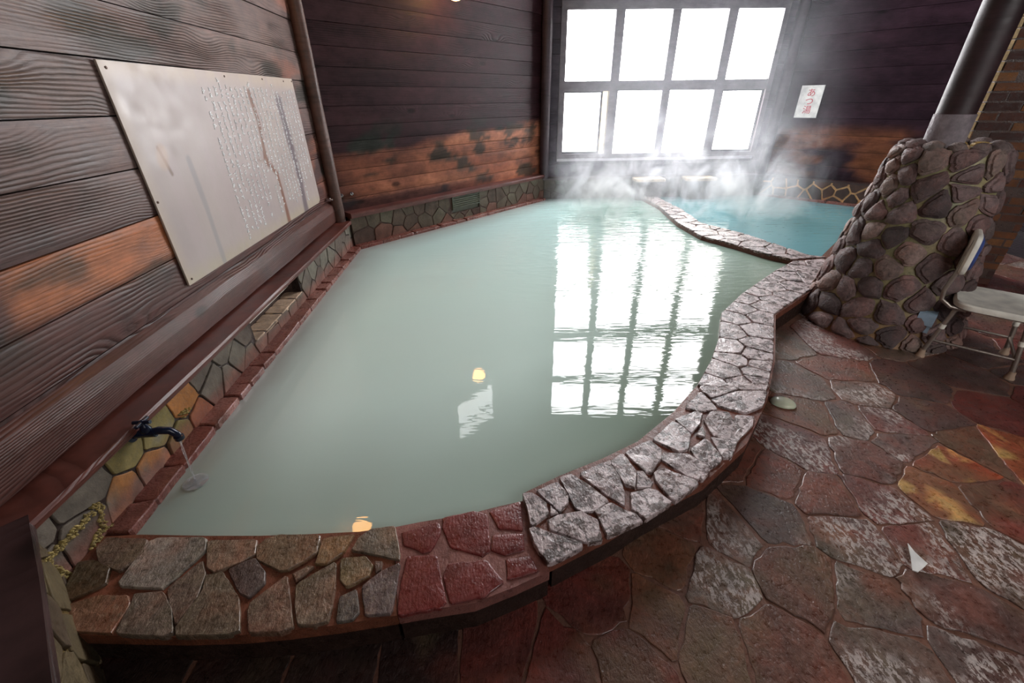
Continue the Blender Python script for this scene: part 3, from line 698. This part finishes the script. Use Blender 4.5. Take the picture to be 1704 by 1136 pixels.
q = FC @ Vector((3.66, .12, 0)); post(q.x, q.y, .075, .44, HT, 'dark post at the right side of the window, beside the red-lettered sign', C(70, 54, 62))

# ------------------------------------------------------------------ marble plate on the left wall
pu0, pu1, pz0, pz1 = -2.545, -.335, .712, 1.748
pc = [(-2.54, 1.742), (-.35, 1.755), (-.325, .715), (-2.535, .714)]
pl = empty('inscribed_plate', FA, 'large off-white engraved plate with rust streaks screwed to the left board wall', 'plaque')
FPX = lambda x, y: hit(FA, x, y, .205)
def pxl(l): return [FPX(180+x/2.913, 90+y/2.913) for x, y in l]
stains = [(pxl([(680, 185), (730, 330), (765, 515)]), .036, C(132, 92, 74), .95), (pxl([(765, 515), (820, 580), (850, 690), (880, 810)]), .040, C(132, 88, 68), .95),
          (pxl([(828, 235), (880, 420), (930, 600), (965, 770)]), .075, C(112, 98, 104), .95), (pxl([(390, 510), (480, 750), (575, 1030)]), .028, C(150, 144, 146), .6),
          (pxl([(240, 455), (310, 580)]), .014, C(120, 92, 70), .7), (pxl([(260, 470), (265, 520)]), .05, C(190, 160, 140), .7), (pxl([(700, 515), (765, 515)]), .014, C(160, 140, 130), .6)]
def cP(x, z):
    n = fb(x*2, z*2, 91); c = mixc(C(192, 177, 170), C(170, 156, 155), n)
    c = mixc(c, C(206, 186, 166), .7*sst(1.66, 1.745, z+.03*n)); c = mixc(c, C(186, 172, 150), .8*sst(.82, .72, z-.05*(fb(x*6, 0, 9)-.5)))
    c = mixc(c, C(196, 178, 158), .6*sst(pu0+.1, pu0, x))
    c = mixc(c, C(188, 170, 170), .35*sst(.5, .7, fb(x*9, z*.9, 93)))
    for pts, w, sc_, a in stains:
        d = min(segd((x, z), p, q) for p, q in zip(pts, pts[1:])); w2 = w*(.7+.6*vn(z*9, x*3, 94)); c = mixc(c, sc_, a*(1-sst(w2*.35, w2, d)))
    return c
mb = MB(); nu, nv = 300, 140; g = []
for j in range(nv+1):
    row = []
    for i in range(nu+1):
        a, b = i/nu, j/nv
        x = (pc[3][0]*(1-a)+pc[2][0]*a)*(1-b)+(pc[0][0]*(1-a)+pc[1][0]*a)*b; z = (pc[3][1]*(1-a)+pc[2][1]*a)*(1-b)+(pc[0][1]*(1-a)+pc[1][1]*a)*b
        # rounded lower right corner
        dx, dz = x-(pu1-.05), (pz0+.05)-z
        if dx > 0 and dz > 0:
            L = max(dx, dz); k = L/max(hypot(dx, dz), 1e-6); x = pu1-.05+dx*k; z = pz0+.05-dz*k
        row.append(mb.vert((x, .205, z), cP(x, z)))
    g.append(row)
for j in range(nv):
    for i in range(nu): mb.face(g[j][i], g[j][i+1], g[j+1][i+1], g[j+1][i])
bd = [g[0][i] for i in range(nu+1)]+[g[j][nu] for j in range(1, nv+1)]+[g[nv][i] for i in range(nu-1, -1, -1)]+[g[j][0] for j in range(nv-1, 0, -1)]
bk = [mb.vert((mb.v[i][0], .215, mb.v[i][2]), C(150, 138, 124)) for i in bd]
for i in range(len(bd)): k = (i+1) % len(bd); mb.face(bd[k], bd[i], bk[i], bk[k])
mb.face(*bk)
t = NT('plate_stone'); o_ = t.obj(); t.pbr(Base_Color=t.attr('Col'), Roughness=t.mr(t.noise(o_, 12, 4), .3, .7, .28, .5), Normal=t.bump(t.noise(t.vm('MULTIPLY', o_, (1, 1, 1)), 14, 4), .0015)); M_plate = t.m
mb.build('plate', M_plate, pl)
mb = MB(); rs = random.Random(31)
ctop = FPX(340, 135); ur0 = FPX(338, 150)[0]; ur1 = -.42; ncol = 22
for k in range(ncol):
    u = ur0+(ur1-ur0)*k/(ncol-1); z = 1.655+(.035 if k in (0, 3, 9, 15) else 0); end = rs.choice([.80, .85, .95, .80, 1.1, .78]) if k else .76
    while z > end:
        if rs.random() < .06: z -= .045; continue
        for _ in range(rs.choice([3, 4, 5])):
            cx_, cz_ = u+rs.uniform(-.010, .010), z+rs.uniform(-.013, .013); L = rs.uniform(.006, .014); a = rs.choice([0, 0, pi/2, pi/2, .6, -.7]); w = .0021
            dx, dz = cos(a)*L, sin(a)*L; nx, nz = -sin(a)*w, cos(a)*w
            f = [(cx_-dx-nx, cz_-dz-nz), (cx_+dx-nx, cz_+dz-nz), (cx_+dx+nx, cz_+dz+nz), (cx_-dx+nx, cz_-dz+nz)]
            A = [mb.vert((p, .2015, q_)) for p, q_ in f]; B = [mb.vert((p, .206, q_)) for p, q_ in f]
            mb.face(*A); 
            for i in range(4): mb.face(A[i], B[i], B[(i+1) % 4], A[(i+1) % 4])
        z -= .037
mb.build('lettering', M_letters, pl)
for x, z in ((-2.50, 1.715), (-1.50, 1.725), (-.95, 1.73), (-.55, 1.73), (-.37, 1.735), (-2.52, 1.15), (-2.50, .74)):
    mb = MB(); mb.lathe([(.006, -.004), (.006, .003), (.003, .004)], (x, .205, z), 10, (0, -1, 0)); mb.build('screw', plain('rusty_screw', C(90, 66, 54), .5, .5), pl)
# bolts near the corner post
for fr, x, y, s_, lab in ((FA, 549, 332, .18, 'steel bolt at the lower right corner of the white plate'), (FB, 568, 325, .16, 'steel bolt on the corner post, left one of the close pair'), (FB, 585, 322, .19, 'steel bolt in the dark board just right of the corner post')):
    u, z = hit(fr, x, y, s_); mb = MB(); mb.lathe([(.018, -.03), (.018, .006), (.011, .008), (.011, .024), (.006, .03)], (0, 0, 0), 10, (0, -1, 0))
    o = mb.build('steel_bolt', M_steel, None, fr @ Matrix.Translation((u, s_, z)), True); tag(o, lab, 'bolt', 'bolts by the corner post')

# ------------------------------------------------------------------ sign with red lettering
su0, su1, sz0, sz1 = .168, .468, 1.285, 1.712
sg = empty('paper_sign', FD, 'small white upright sign with three red characters on the dark wall right of the window', 'sign')
mb = MB(); mb.box(su0, su1, .135, .150, sz0, sz1); mb.build('board', M_paper, sg)
td = bpy.data.curves.new('txt', 'FONT'); td.body = 'あ\nつ\n湯'; td.size = .115; td.space_line = .98; td.align_x = 'CENTER'; td.align_y = 'CENTER'; td.extrude = .0015; td.offset = .0003
to = bpy.data.objects.new('txt', td); COL.objects.link(to); bpy.context.view_layer.update()
me = bpy.data.meshes.new_from_object(to.evaluated_get(bpy.context.evaluated_depsgraph_get())); bpy.data.objects.remove(to)
me.materials.clear(); me.materials.append(M_red)
lo = bpy.data.objects.new('lettering', me); COL.objects.link(lo); lo.parent = sg
lo.matrix_local = Matrix.Translation(((su0+su1)/2, .1335, (sz0+sz1)/2)) @ Matrix.Rotation(pi/2, 4, 'X')

# ------------------------------------------------------------------ boulder pillar
pe = empty('stone_pillar', at(2.91, 3.04), 'round tapered pillar base of dark boulders set in yellowish mortar, right of the pool', 'pillar')
PH = 1.27
def prad(z):
    t_ = z/PH; return .49*(1-t_)+.285*t_+.035*exp(-z*9)
mb = MB(); n = 48; rows = []
for j in range(25):
    z = PH*j/24; rows.append([mb.vert(((prad(z)-.014)*cos(2*pi*k/n), (prad(z)-.014)*sin(2*pi*k/n), z), mixc(mixc(C(150, 132, 94), C(116, 124, 92), fb(k*.3, z*4, 95)), C(130, 86, 48), sst(.35, .05, z)*.8)) for k in range(n)])
for a, b in zip(rows, rows[1:]):
    for k in range(n): mb.face(a[k], a[(k+1) % n], b[(k+1) % n], b[k])
mb.face(*rows[-1]); mb.face(*rows[0][::-1]); mb.build('mortar_core', M_mortar, pe, smooth=True)
rs = random.Random(41); RR = .40; CIR = 2*pi*RR; ss = []
for _ in range(6000):
    q = (rs.uniform(0, CIR), rs.uniform(.0, PH))
    if all(hypot(min(abs(q[0]-t_[0]), CIR-abs(q[0]-t_[0]))*(prad(q[1])/RR), (q[1]-t_[1])*1.28) > .112+.05*vn(q[0]*3, q[1]*3, 6) for t_ in ss): ss.append(q)
n0 = len(ss); allx = ss+[(x-CIR, z) for x, z in ss if x > CIR-.5]+[(x+CIR, z) for x, z in ss if x < .5]
def pmap(X, Z, H):
    a = X/RR; r = prad(min(max(Z, 0), PH))-.012+H; return (r*cos(a), r*sin(a), Z)
mb = MB()
for i in range(n0):
    p = cell([(-1, 0.005), (CIR+1, 0.005), (CIR+1, PH+.01), (-1, PH+.01)], allx, i, .010)
    if not p: continue
    z = ss[i][1]; c = mixc(C(132, 112, 110), C(84, 72, 72), rs.random())
    if rs.random() < .25: c = mixc(c, C(150, 128, 118), .6)
    stone(mb, p, pmap, .016, .020, c, rs.random(), .022, .008, .018+rs.uniform(0, .016), 2, .02, .3, .08)
mb.build('boulders', M_pillar, pe, smooth=True)
mb = MB()
for k in range(13):
    a = 2*pi*k/13+.2; r = rs.uniform(.038, .062); cx_, cy_ = .235*cos(a), .235*sin(a); nn = 12; h0 = PH+.005
    m_ = MB(); rings = []
    c = mixc(C(100, 84, 84), C(130, 118, 112), rs.random()); sd = rs.randint(0, 99)
    for j in range(7):
        ph = -pi/2+pi*j/6; rings.append([mb.vert((cx_+r*cos(ph)*cos(2*pi*i/nn)*(1+.35*(vn(i*.8, j, sd)-.5)), cy_+r*cos(ph)*sin(2*pi*i/nn)*(1+.35*(vn(i*.8, j, sd)-.5)), h0+.8*r*sin(ph)), c, .3) for i in range(nn)])
    for a_, b_ in zip(rings, rings[1:]):
        for i in range(nn): mb.face(a_[i], a_[(i+1) % nn], b_[(i+1) % nn], b_[i])
mb.build('rim_boulders', M_pillar, pe, smooth=True)
mb = MB()
for k in range(9):
    a = 2*pi*k/9; stone(mb, [(.19*cos(a)+.05*cos(b), .19*sin(a)+.05*sin(b)) for b in [i*pi/3 for i in range(6)]], flat(PH-.0), .02, .015, random.choice([C(170, 140, 84), C(150, 160, 130), C(176, 150, 120)]), .2, .02, .012, .01)
mb.build('mineral_crust', M_wains, pe)
pst = empty('pillar_post', at(2.872, 3.08, PH), 'thick dark round post with a grey sleeve rising from the boulder pillar', 'post')
def cyl(name, r, z0, z1, colf, parent, mat):
    mb = MB(); n = 32; m = max(2, int((z1-z0)/.06)); rows = []
    for j in range(m+1):
        z = z0+(z1-z0)*j/m; rows.append([mb.vert((r*cos(2*pi*k/n), r*sin(2*pi*k/n), z), colf(k, z)) for k in range(n)])
    for a, b in zip(rows, rows[1:]):
        for k in range(n): mb.face(a[k], a[(k+1) % n], b[(k+1) % n], b[k])
    mb.face(*rows[0][::-1]); mb.face(*rows[-1]); return mb.build(name, mat, parent, smooth=True)
cyl('post', .100, 0, HT-PH, lambda k, z: mixc(C(62, 38, 40), C(40, 27, 32), fb(k*.7, z*2, 96)), pst, M_pole)
cyl('sleeve', .106, 0, .19, lambda k, z: mixc(C(142, 132, 136), C(112, 104, 110), fb(k*.9, z*6, 97)), pst, M_wains)

# ------------------------------------------------------------------ brick pier behind the pillar
ax, ay = 3.99, 4.05; bx_, by_ = 4.50, 3.71; L = hypot(bx_-ax, by_-ay)
fp = Matrix(((  (bx_-ax)/L, -(by_-ay)/L, 0, ax), ((by_-ay)/L, (bx_-ax)/L, 0, ay), (0, 0, 1, 0), (0, 0, 0, 1)))
be = empty('brick_pier', fp, 'tall brown brick pier standing behind the boulder pillar and the shower chair', 'pier')
mb = MB(); mb.col = C(66, 46, 38); mb.box(.01, L-.01, .01, .40, 0, HT); mb.build('mortar', M_mortar, be)
mb = MB(); rs = random.Random(51); z = 0; k = 0
while z < 3.2:
    x = -.11*(k % 2)+.01
    while x < L:
        x1 = min(x+.215, L); x0 = max(x, 0)
        if x1-x0 > .02:
            mb.col = rs.choice([C(104, 66, 42), C(90, 56, 40), C(78, 48, 40), C(118, 80, 50), C(66, 44, 40)]); mb.rnd = rs.random(); dd = rs.uniform(0, .012); mb.box(x0+.003, x1-.003-rs.uniform(0, .006), dd, .06, z+.004+rs.uniform(0, .005), z+.066-rs.uniform(0, .006))
        x += .22
    z += .072; k += 1
mb.build('bricks', M_brick, be)
mb = MB(); z = 0
while z < 3.2: mb.col = C(196, 172, 130); mb.rnd = rs.random(); mb.box(-.045, .0, -.004, .1, z+.004, z+.066); z += .072  # pale tone paints the lit corner of the pier into these bricks
mb.build('lit_corner_bricks', M_brick, be)

# ------------------------------------------------------------------ shower chair
ca = math.atan2(-.67, .74)
f1 = P(1530, 592, 0); ch = empty('shower_chair', Matrix.Translation((f1[0], f1[1], 0)) @ Matrix.Rotation(ca, 4, 'Z') @ Matrix.Scale(1., 4), 'white plastic shower chair with metal legs and a blue-padded back, cut by the right edge', 'chair')
# local: x forwards, y to the chair's left (away from the viewer)
Wd, Dp = .40, .43
for x, y in ((0, 0), (Dp, 0), (0, Wd), (Dp, Wd)):
    sx = .05 if x == 0 else -.05; sy = .03 if y == 0 else -.03
    mb = MB(); mb.tube([(x, y, .03), (x+sx, y+sy, .35), (x+sx*1.7, y+sy, .385)], .0135, 12); lg = mb.build('leg', M_metal, ch, smooth=True)
    mb = MB(); mb.lathe([(.026, 0), (.026, .012), (.019, .03), (.016, .055)], (x, y, 0), 14); mb.build('rubber_foot', M_rub, lg, smooth=True)
    mb = MB(); mb.tube([(x+sx*.62, y+sy*.62, .22), (x+sx*.68, y+sy*.68, .25)], .017, 12); mb.build('height_collar', M_white, lg, smooth=True)
mb = MB()
for x in (.02, Dp-.02): mb.tube([(x, .01, .13), (x, Wd-.01, .13)], .009)
for y in (.008, Wd-.008): mb.tube([(.015, y, .13), (Dp-.015, y, .13)], .009)
mb.build('brace', M_metal, ch, smooth=True)
def slab(outline, z0, z1, bev, tfm=lambda p: p):
    mb = MB(); cx_ = sum(p[0] for p in outline)/len(outline); cy_ = sum(p[1] for p in outline)/len(outline); rings = []
    for f, z in ((.94, z0), (1, z0+bev), (1, z1-bev), (.965, z1), (.85, z1-.004), (.3, z1-.012)): rings.append([mb.vert(tfm((cx_+(x-cx_)*f, cy_+(y-cy_)*f, z))) for x, y in outline])
    n = len(outline)
    for a, b in zip(rings, rings[1:]):
        for k in range(n): mb.face(a[k], a[(k+1) % n], b[(k+1) % n], b[k])
    mb.face(*rings[0][::-1]); mb.face(*rings[-1]); return mb
def rrect(x0, x1, y0, y1, r, k=6):
    o = []
    for cx_, cy_, a0 in ((x1-r, y1-r, 0), (x0+r, y1-r, pi/2), (x0+r, y0+r, pi), (x1-r, y0+r, 3*pi/2)):
        for i in range(k+1): a = a0+pi/2*i/k; o.append((cx_+r*cos(a), cy_+r*sin(a)))
    return o
slab(rrect(.03, .47, -.03, Wd+.03, .10), .375, .42, .01).build('seat', M_white, ch, smooth=True)
mb = MB()
for y in (.02, Wd-.02): mb.tube([(.10, y, .365), (.02, y, .372), (-.035, y, .41), (-.045, y, .47), (-.03, y, .60), (-.02, y, .80)], .0125, 12)
mb.build('back_frame', M_metal, ch, smooth=True)
tb = lambda p: (-.0+p[2]+.05*((p[1]-Wd/2)/Wd*2)**2*0-.03, p[1], .58+p[0])
slab(rrect(0, .25, -.02, Wd+.02, .06), .0, .034, .01, tb).build('backrest', M_white, ch, smooth=True)
slab(rrect(.03, .22, .01, Wd-.01, .05), .030, .052, .006, tb).build('back_pad', M_blue, ch, smooth=True)

mb = MB(); mb.prism([(-.10, .06), (-.012, .03), (.0, .17), (-.085, .20)], .205, .285); mb.prism([(-.09, .07), (-.016, .045), (-.004, .16), (-.075, .18)], .15, .205)
o = mb.build('leg_bracket', M_pbl, ch); tag(o, 'pale blue plastic bracket')

# ------------------------------------------------------------------ small things on the floor
q = P(1303, 669, .015); mb = MB(); rings = []
for j in range(7):
    f = cos(j*pi/12); rings.append([mb.vert((.068*f*cos(2*pi*k/24)*(1+.12*(vn(k*.7, 2, 3)-.5)), .056*f*sin(2*pi*k/24)*(1+.2*(vn(k*.6, 5, 3)-.5)), .03*sin(j*pi/12))) for k in range(24)])
for a, b in zip(rings, rings[1:]):
    for k in range(24): mb.face(a[k], a[(k+1) % 24], b[(k+1) % 24], b[k])
mb.face(*rings[-1]); mb.face(*rings[0][::-1])
o = mb.build('oval_lump', M_lump, None, at(q[0], q[1], .008, -.35), True); tag(o, 'pale oval lump on the wet floor beside the curved grey rim', 'lump')  # flattened pale oval dome lying on the floor
tri = pp([(1511, 903), (1523, 918), (1544, 937), (1538, 943), (1528, 951), (1519, 948), (1516, 925)], .02); cxp = sum(p[0] for p in tri)/7; cyp = sum(p[1] for p in tri)/7
mb = MB(); mb.prism([(x-cxp, y-cyp) for x, y in tri][::-1], 0, .004); o = mb.build('puddle_glint', M_paper, None, at(cxp, cyp, .015)); tag(o, 'small white wedge standing in for a puddle glint on a grey flagstone at lower right', 'glint')  # white wedge modelled in place of a puddle's glint

# ------------------------------------------------------------------ stone inlet boxes under the window
for u0, u1, z1, lab in ((.95+.50, .95+.98, .455, 'stone water inlet box veiled in steam, left of the pair under the window'), (2.28, 2.76, .455, 'stone water inlet box with a pale slab lid, right of the pair under the window')):
    e = empty('water_inlet', FC, lab, 'water inlet', 'water inlets under the window'); mb = MB(); mb.col = C(96, 88, 82)
    mb.box(u0+.03, u1-.03, -.20, .05, .02, z1-.04); mb.build('stone_box', M_mortar, e)
    mb = MB(); stone(mb, [(u0, -.24), (u1, -.24), (u1, .05), (u0, .05)], lambda X, Y, H: (X, Y, z1-.035+H), .03, .008, C(176, 158, 132), .3, .04, .006); mb.build('slab_lid', M_wains, e)

# ------------------------------------------------------------------ tap with running water
tu, tz = hit(FA, 222, 722, .085); tu2, tz2 = hit(FA, 283, 735, -.02)
ex = FA @ Matrix.Translation((tu, .09, tz))
tp = empty('water_tap', ex, 'dark blue-black water tap on the left stone facing, running into the pool', 'tap')
mb = MB(); mb.lathe([(.034, -.012), (.034, .004), (.02, .008), (.017, .05), (.017, .095)], (0, 0, 0), 18, (0, -1, 0)); mb.build('body', M_tap, tp, smooth=True)
mb = MB(); mb.tube([(0, -.06, 0), (.01, -.10, .004), (.02, -.135, -.008), (.024, -.152, -.034), (.024, -.154, -.05)], [.016, .017, .016, .015, .013], 14); mb.lathe([(.016, 0), (.019, .004), (.019, .02), (.015, .022)], (.024, -.154, -.062), 16); mb.build('spout', M_tap, tp, smooth=True)
mb = MB(); mb.lathe([(.020, 0), (.022, .01), (.014, .028), (.010, .04)], (0, -.062, .012), 16)
mb.tube([(-.034, -.062, .058), (.034, -.062, .058)], .008); mb.tube([(0, -.096, .058), (0, -.028, .058)], .008); mb.lathe([(.012, 0), (.013, .012), (.006, .02)], (0, -.062, .048), 14); mb.build('handle', M_tap, tp, smooth=True)
so = ex @ Vector((.024, -.154, -.06)); se = P(326, 806, WZ)
t = NT('running_water'); t.pbr(Base_Color=(.95, .97, 1.), Roughness=.05, IOR=1.33, Transmission_Weight=.85); M_run = t.m
mb = MB(); pts = []
for i in range(9):
    a = i/8; pts.append((so.x+(se[0]-so.x)*a*.8, so.y+(se[1]-so.y)*a*.8, so.z+(WZ-so.z)*(a**1.6)))
mb.tube([Vector(p)-Vector(pts[0]) for p in pts], [.0045-.0012*i/8+.001*sin(i*2.3) for i in range(9)], 8)
rs = random.Random(61); o = mb.build('water_stream', M_run, None, Matrix.Translation(pts[0]), True); tag(o, 'thin stream of water falling from the dark tap into the pool', 'water')
mb = MB()
for k in range(18):
    a = rs.uniform(0, 2*pi); d = rs.uniform(.0, .05); r = rs.uniform(.002, .006); c = (d*cos(a), d*sin(a), rs.uniform(.002, .03)); mb.lathe([(r*.2, -r), (r*.8, -r*.6), (r, 0), (r*.8, r*.6), (r*.2, r)], c, 8)
mb.lathe([(.045, .0015), (.05, .005), (.03, .006), (.012, .012)], (0, 0, 0), 20)
o = mb.build('splash', M_run, None, Matrix.Translation((pts[-1][0], pts[-1][1], WZ)), True); tag(o, 'splash of droplets where the tap water hits the pool', 'splash', kind='stuff')

# yellow mineral crust in the joints near the corner
mb = MB(); rs = random.Random(81)
for pl_ in ([(60, 945), (112, 900), (166, 838)], [(166, 838), (172, 880), (235, 868)], [(166, 880), (150, 935), (128, 962), (98, 950), (72, 925)], [(100, 955), (108, 985), (112, 1010)], [(300, 690), (318, 680)]):
    for a, b in zip(pl_, pl_[1:]):
        n_ = int(hypot(b[0]-a[0], b[1]-a[1])/1.6)
        for k in range(n_):
            u, z = hit(FA, a[0]+(b[0]-a[0])*k/n_+rs.uniform(-5, 5), a[1]+(b[1]-a[1])*k/n_+rs.uniform(-5, 5), .088)
            if z < .01: continue
            stone(mb, [(u+rs.uniform(.002, .009)*cos(t_), z+rs.uniform(.002, .009)*sin(t_)) for t_ in [i*pi/3 for i in range(6)]], lambda X, Z, H: (X, .09-H, Z), .006, .004, mixc(C(176, 156, 96), C(120, 104, 66), rs.random()), rs.random(), .01, .001, .003, 0, .012)
mb.build('mineral_crust', M_wains, wl)
# ------------------------------------------------------------------ lamps (above the frame, seen in the water)
def lamp(x, y, z, wx, wy, lab):
    e = empty('globe_lamp', at(x, y, z), lab, 'lamp', 'amber globe lamps high on the walls'); r = .105
    mb = MB(); mb.lathe([(r*cos(a) if abs(a) < 1.55 else .004, r*sin(a)) for a in [-pi/2+pi*i/14 for i in range(15)]], (0, 0, 0), 24); mb.build('globe', M_globe, e, smooth=True)
    mb = MB(); mb.lathe([(.05, .0), (.055, .02), (.03, .05)], (0, 0, r-.01), 18); mb.build('cap', M_tap, e, smooth=True)
    mb = MB(); mb.tube([(0, 0, r+.03), (0, 0, r+.09), (wx-x, wy-y, r+.09)], .01); mb.build('bracket', M_tap, e, smooth=True)
b1 = FB @ Vector((1.73, .2, 0)); lamp(-.56, 5.84, 2.62, b1.x, b1.y, 'amber globe lamp on the back left wall above the frame, mirrored in the water')
b2 = FA @ Vector((-1.6, .22, 0)); lamp(-1.70, 3.10, 2.80, b2.x, b2.y, 'amber globe lamp on the left wall above the white plate, out of frame')
# small lit vent window above the lamp, known only from its reflection
def refl_hit(px, py, s=.19):
    p = P(px, py, WZ); d = ray(px, py); inv = FB.inverted(); o = inv @ Vector((p[0], p[1], WZ)); dd = inv.to_3x3() @ Vector((d[0], d[1], -d[2])); t_ = (s-o.y)/dd.y; q = o+dd*t_; return q.x, q.z
c4 = [refl_hit(*p) for p in ((760, 674), (816, 641), (820, 690), (763, 722))]
us = [p[0] for p in c4]; zs = [p[1] for p in c4]; u0, u1, z0, z1 = min(us), max(us), min(zs), max(zs)
e4 = empty('window_4', FB, kind='structure')
mb = MB(); mb.col = C(80, 60, 60)
for a in ((u0-.05, u0, z0-.05, z1+.05), (u1, u1+.05, z0-.05, z1+.05), (u0, u1, z0-.05, z0), (u0, u1, z1, z1+.05), (u0, u1, z0+.62*(z1-z0), z0+.68*(z1-z0))): mb.box(a[0], a[1], .15, .198, a[2], a[3])
mb.build('window_frame', M_wframe, e4)
mb = MB(); mb.box(u0, u1, .180, .19, z0, z1); mb.build('pane', M_vent, e4)

# ------------------------------------------------------------------ outside bank seen through the open sash
mb = MB(); rs = random.Random(71); rows = []
for j in range(44):
    z = -.2+j*.12; rows.append([mb.vert((-2.5+i*.07, 1.6+j*.06+.12*vn(i*.9, j*.9, 7), z), mixc(C(226, 214, 170), C(120, 106, 60), rs.random())) for i in range(106)])
for a, b in zip(rows, rows[1:]):
    for i in range(105): mb.face(a[i], a[i+1], b[i+1], b[i])
o = mb.build('outside_bank', M_wains, None, FC.copy()); tag(o, 'yellowish grassy bank outside, glimpsed through the open window sash', 'bank')

# ------------------------------------------------------------------ steam
def steam_mat(name):
    t = NT(name); o = t.obj(); s = t.n('SeparateXYZ', {0: o}); z = s.outputs[2]
    n1 = t.noise(t.vm('MULTIPLY', o, (1, 1, .75)), 2.1, 5, .62, 1.4)
    d = t.mr(n1, .47, .64, 0, 1, True)
    low = t.m_('MULTIPLY', t.m_('MULTIPLY', d, t.mr(z, .1, 1.45, 1., 0., True)), 2.6)
    hi = t.m_('MULTIPLY', t.mr(n1, .3, .65, .25, 1., True), t.mr(z, 1.2, 3.2, .16, 0., True))
    edge = t.m_('MULTIPLY', t.mr(s.outputs[0], -1.9, -1.0, 0, 1, True), t.mr(s.outputs[0], 1.2, 1.9, 1, 0, True))
    edge = t.m_('MULTIPLY', edge, t.m_('MULTIPLY', t.mr(s.outputs[1], -1.1, -.2, 0, 1, True), t.mr(s.outputs[1], .45, .9, 1., .25, True)))
    v = t.n('VolumeScatter', {'Color': (.9, .92, 1, 1), 'Density': t.m_('MULTIPLY', t.m_('ADD', low, hi), edge), 'Anisotropy': 0.})
    t.t.links.new(v.outputs[0], t.out.inputs['Volume']); return t.m
mb = MB(); mb.box(-1.9, 1.9, -1.1, .92, 0, 3.2)
o = mb.build('steam', steam_mat('steam'), None, Matrix.Translation((2.35, 6.35, .135))); tag(o, 'white steam drifting off the water in front of the window', 'steam', kind='stuff')
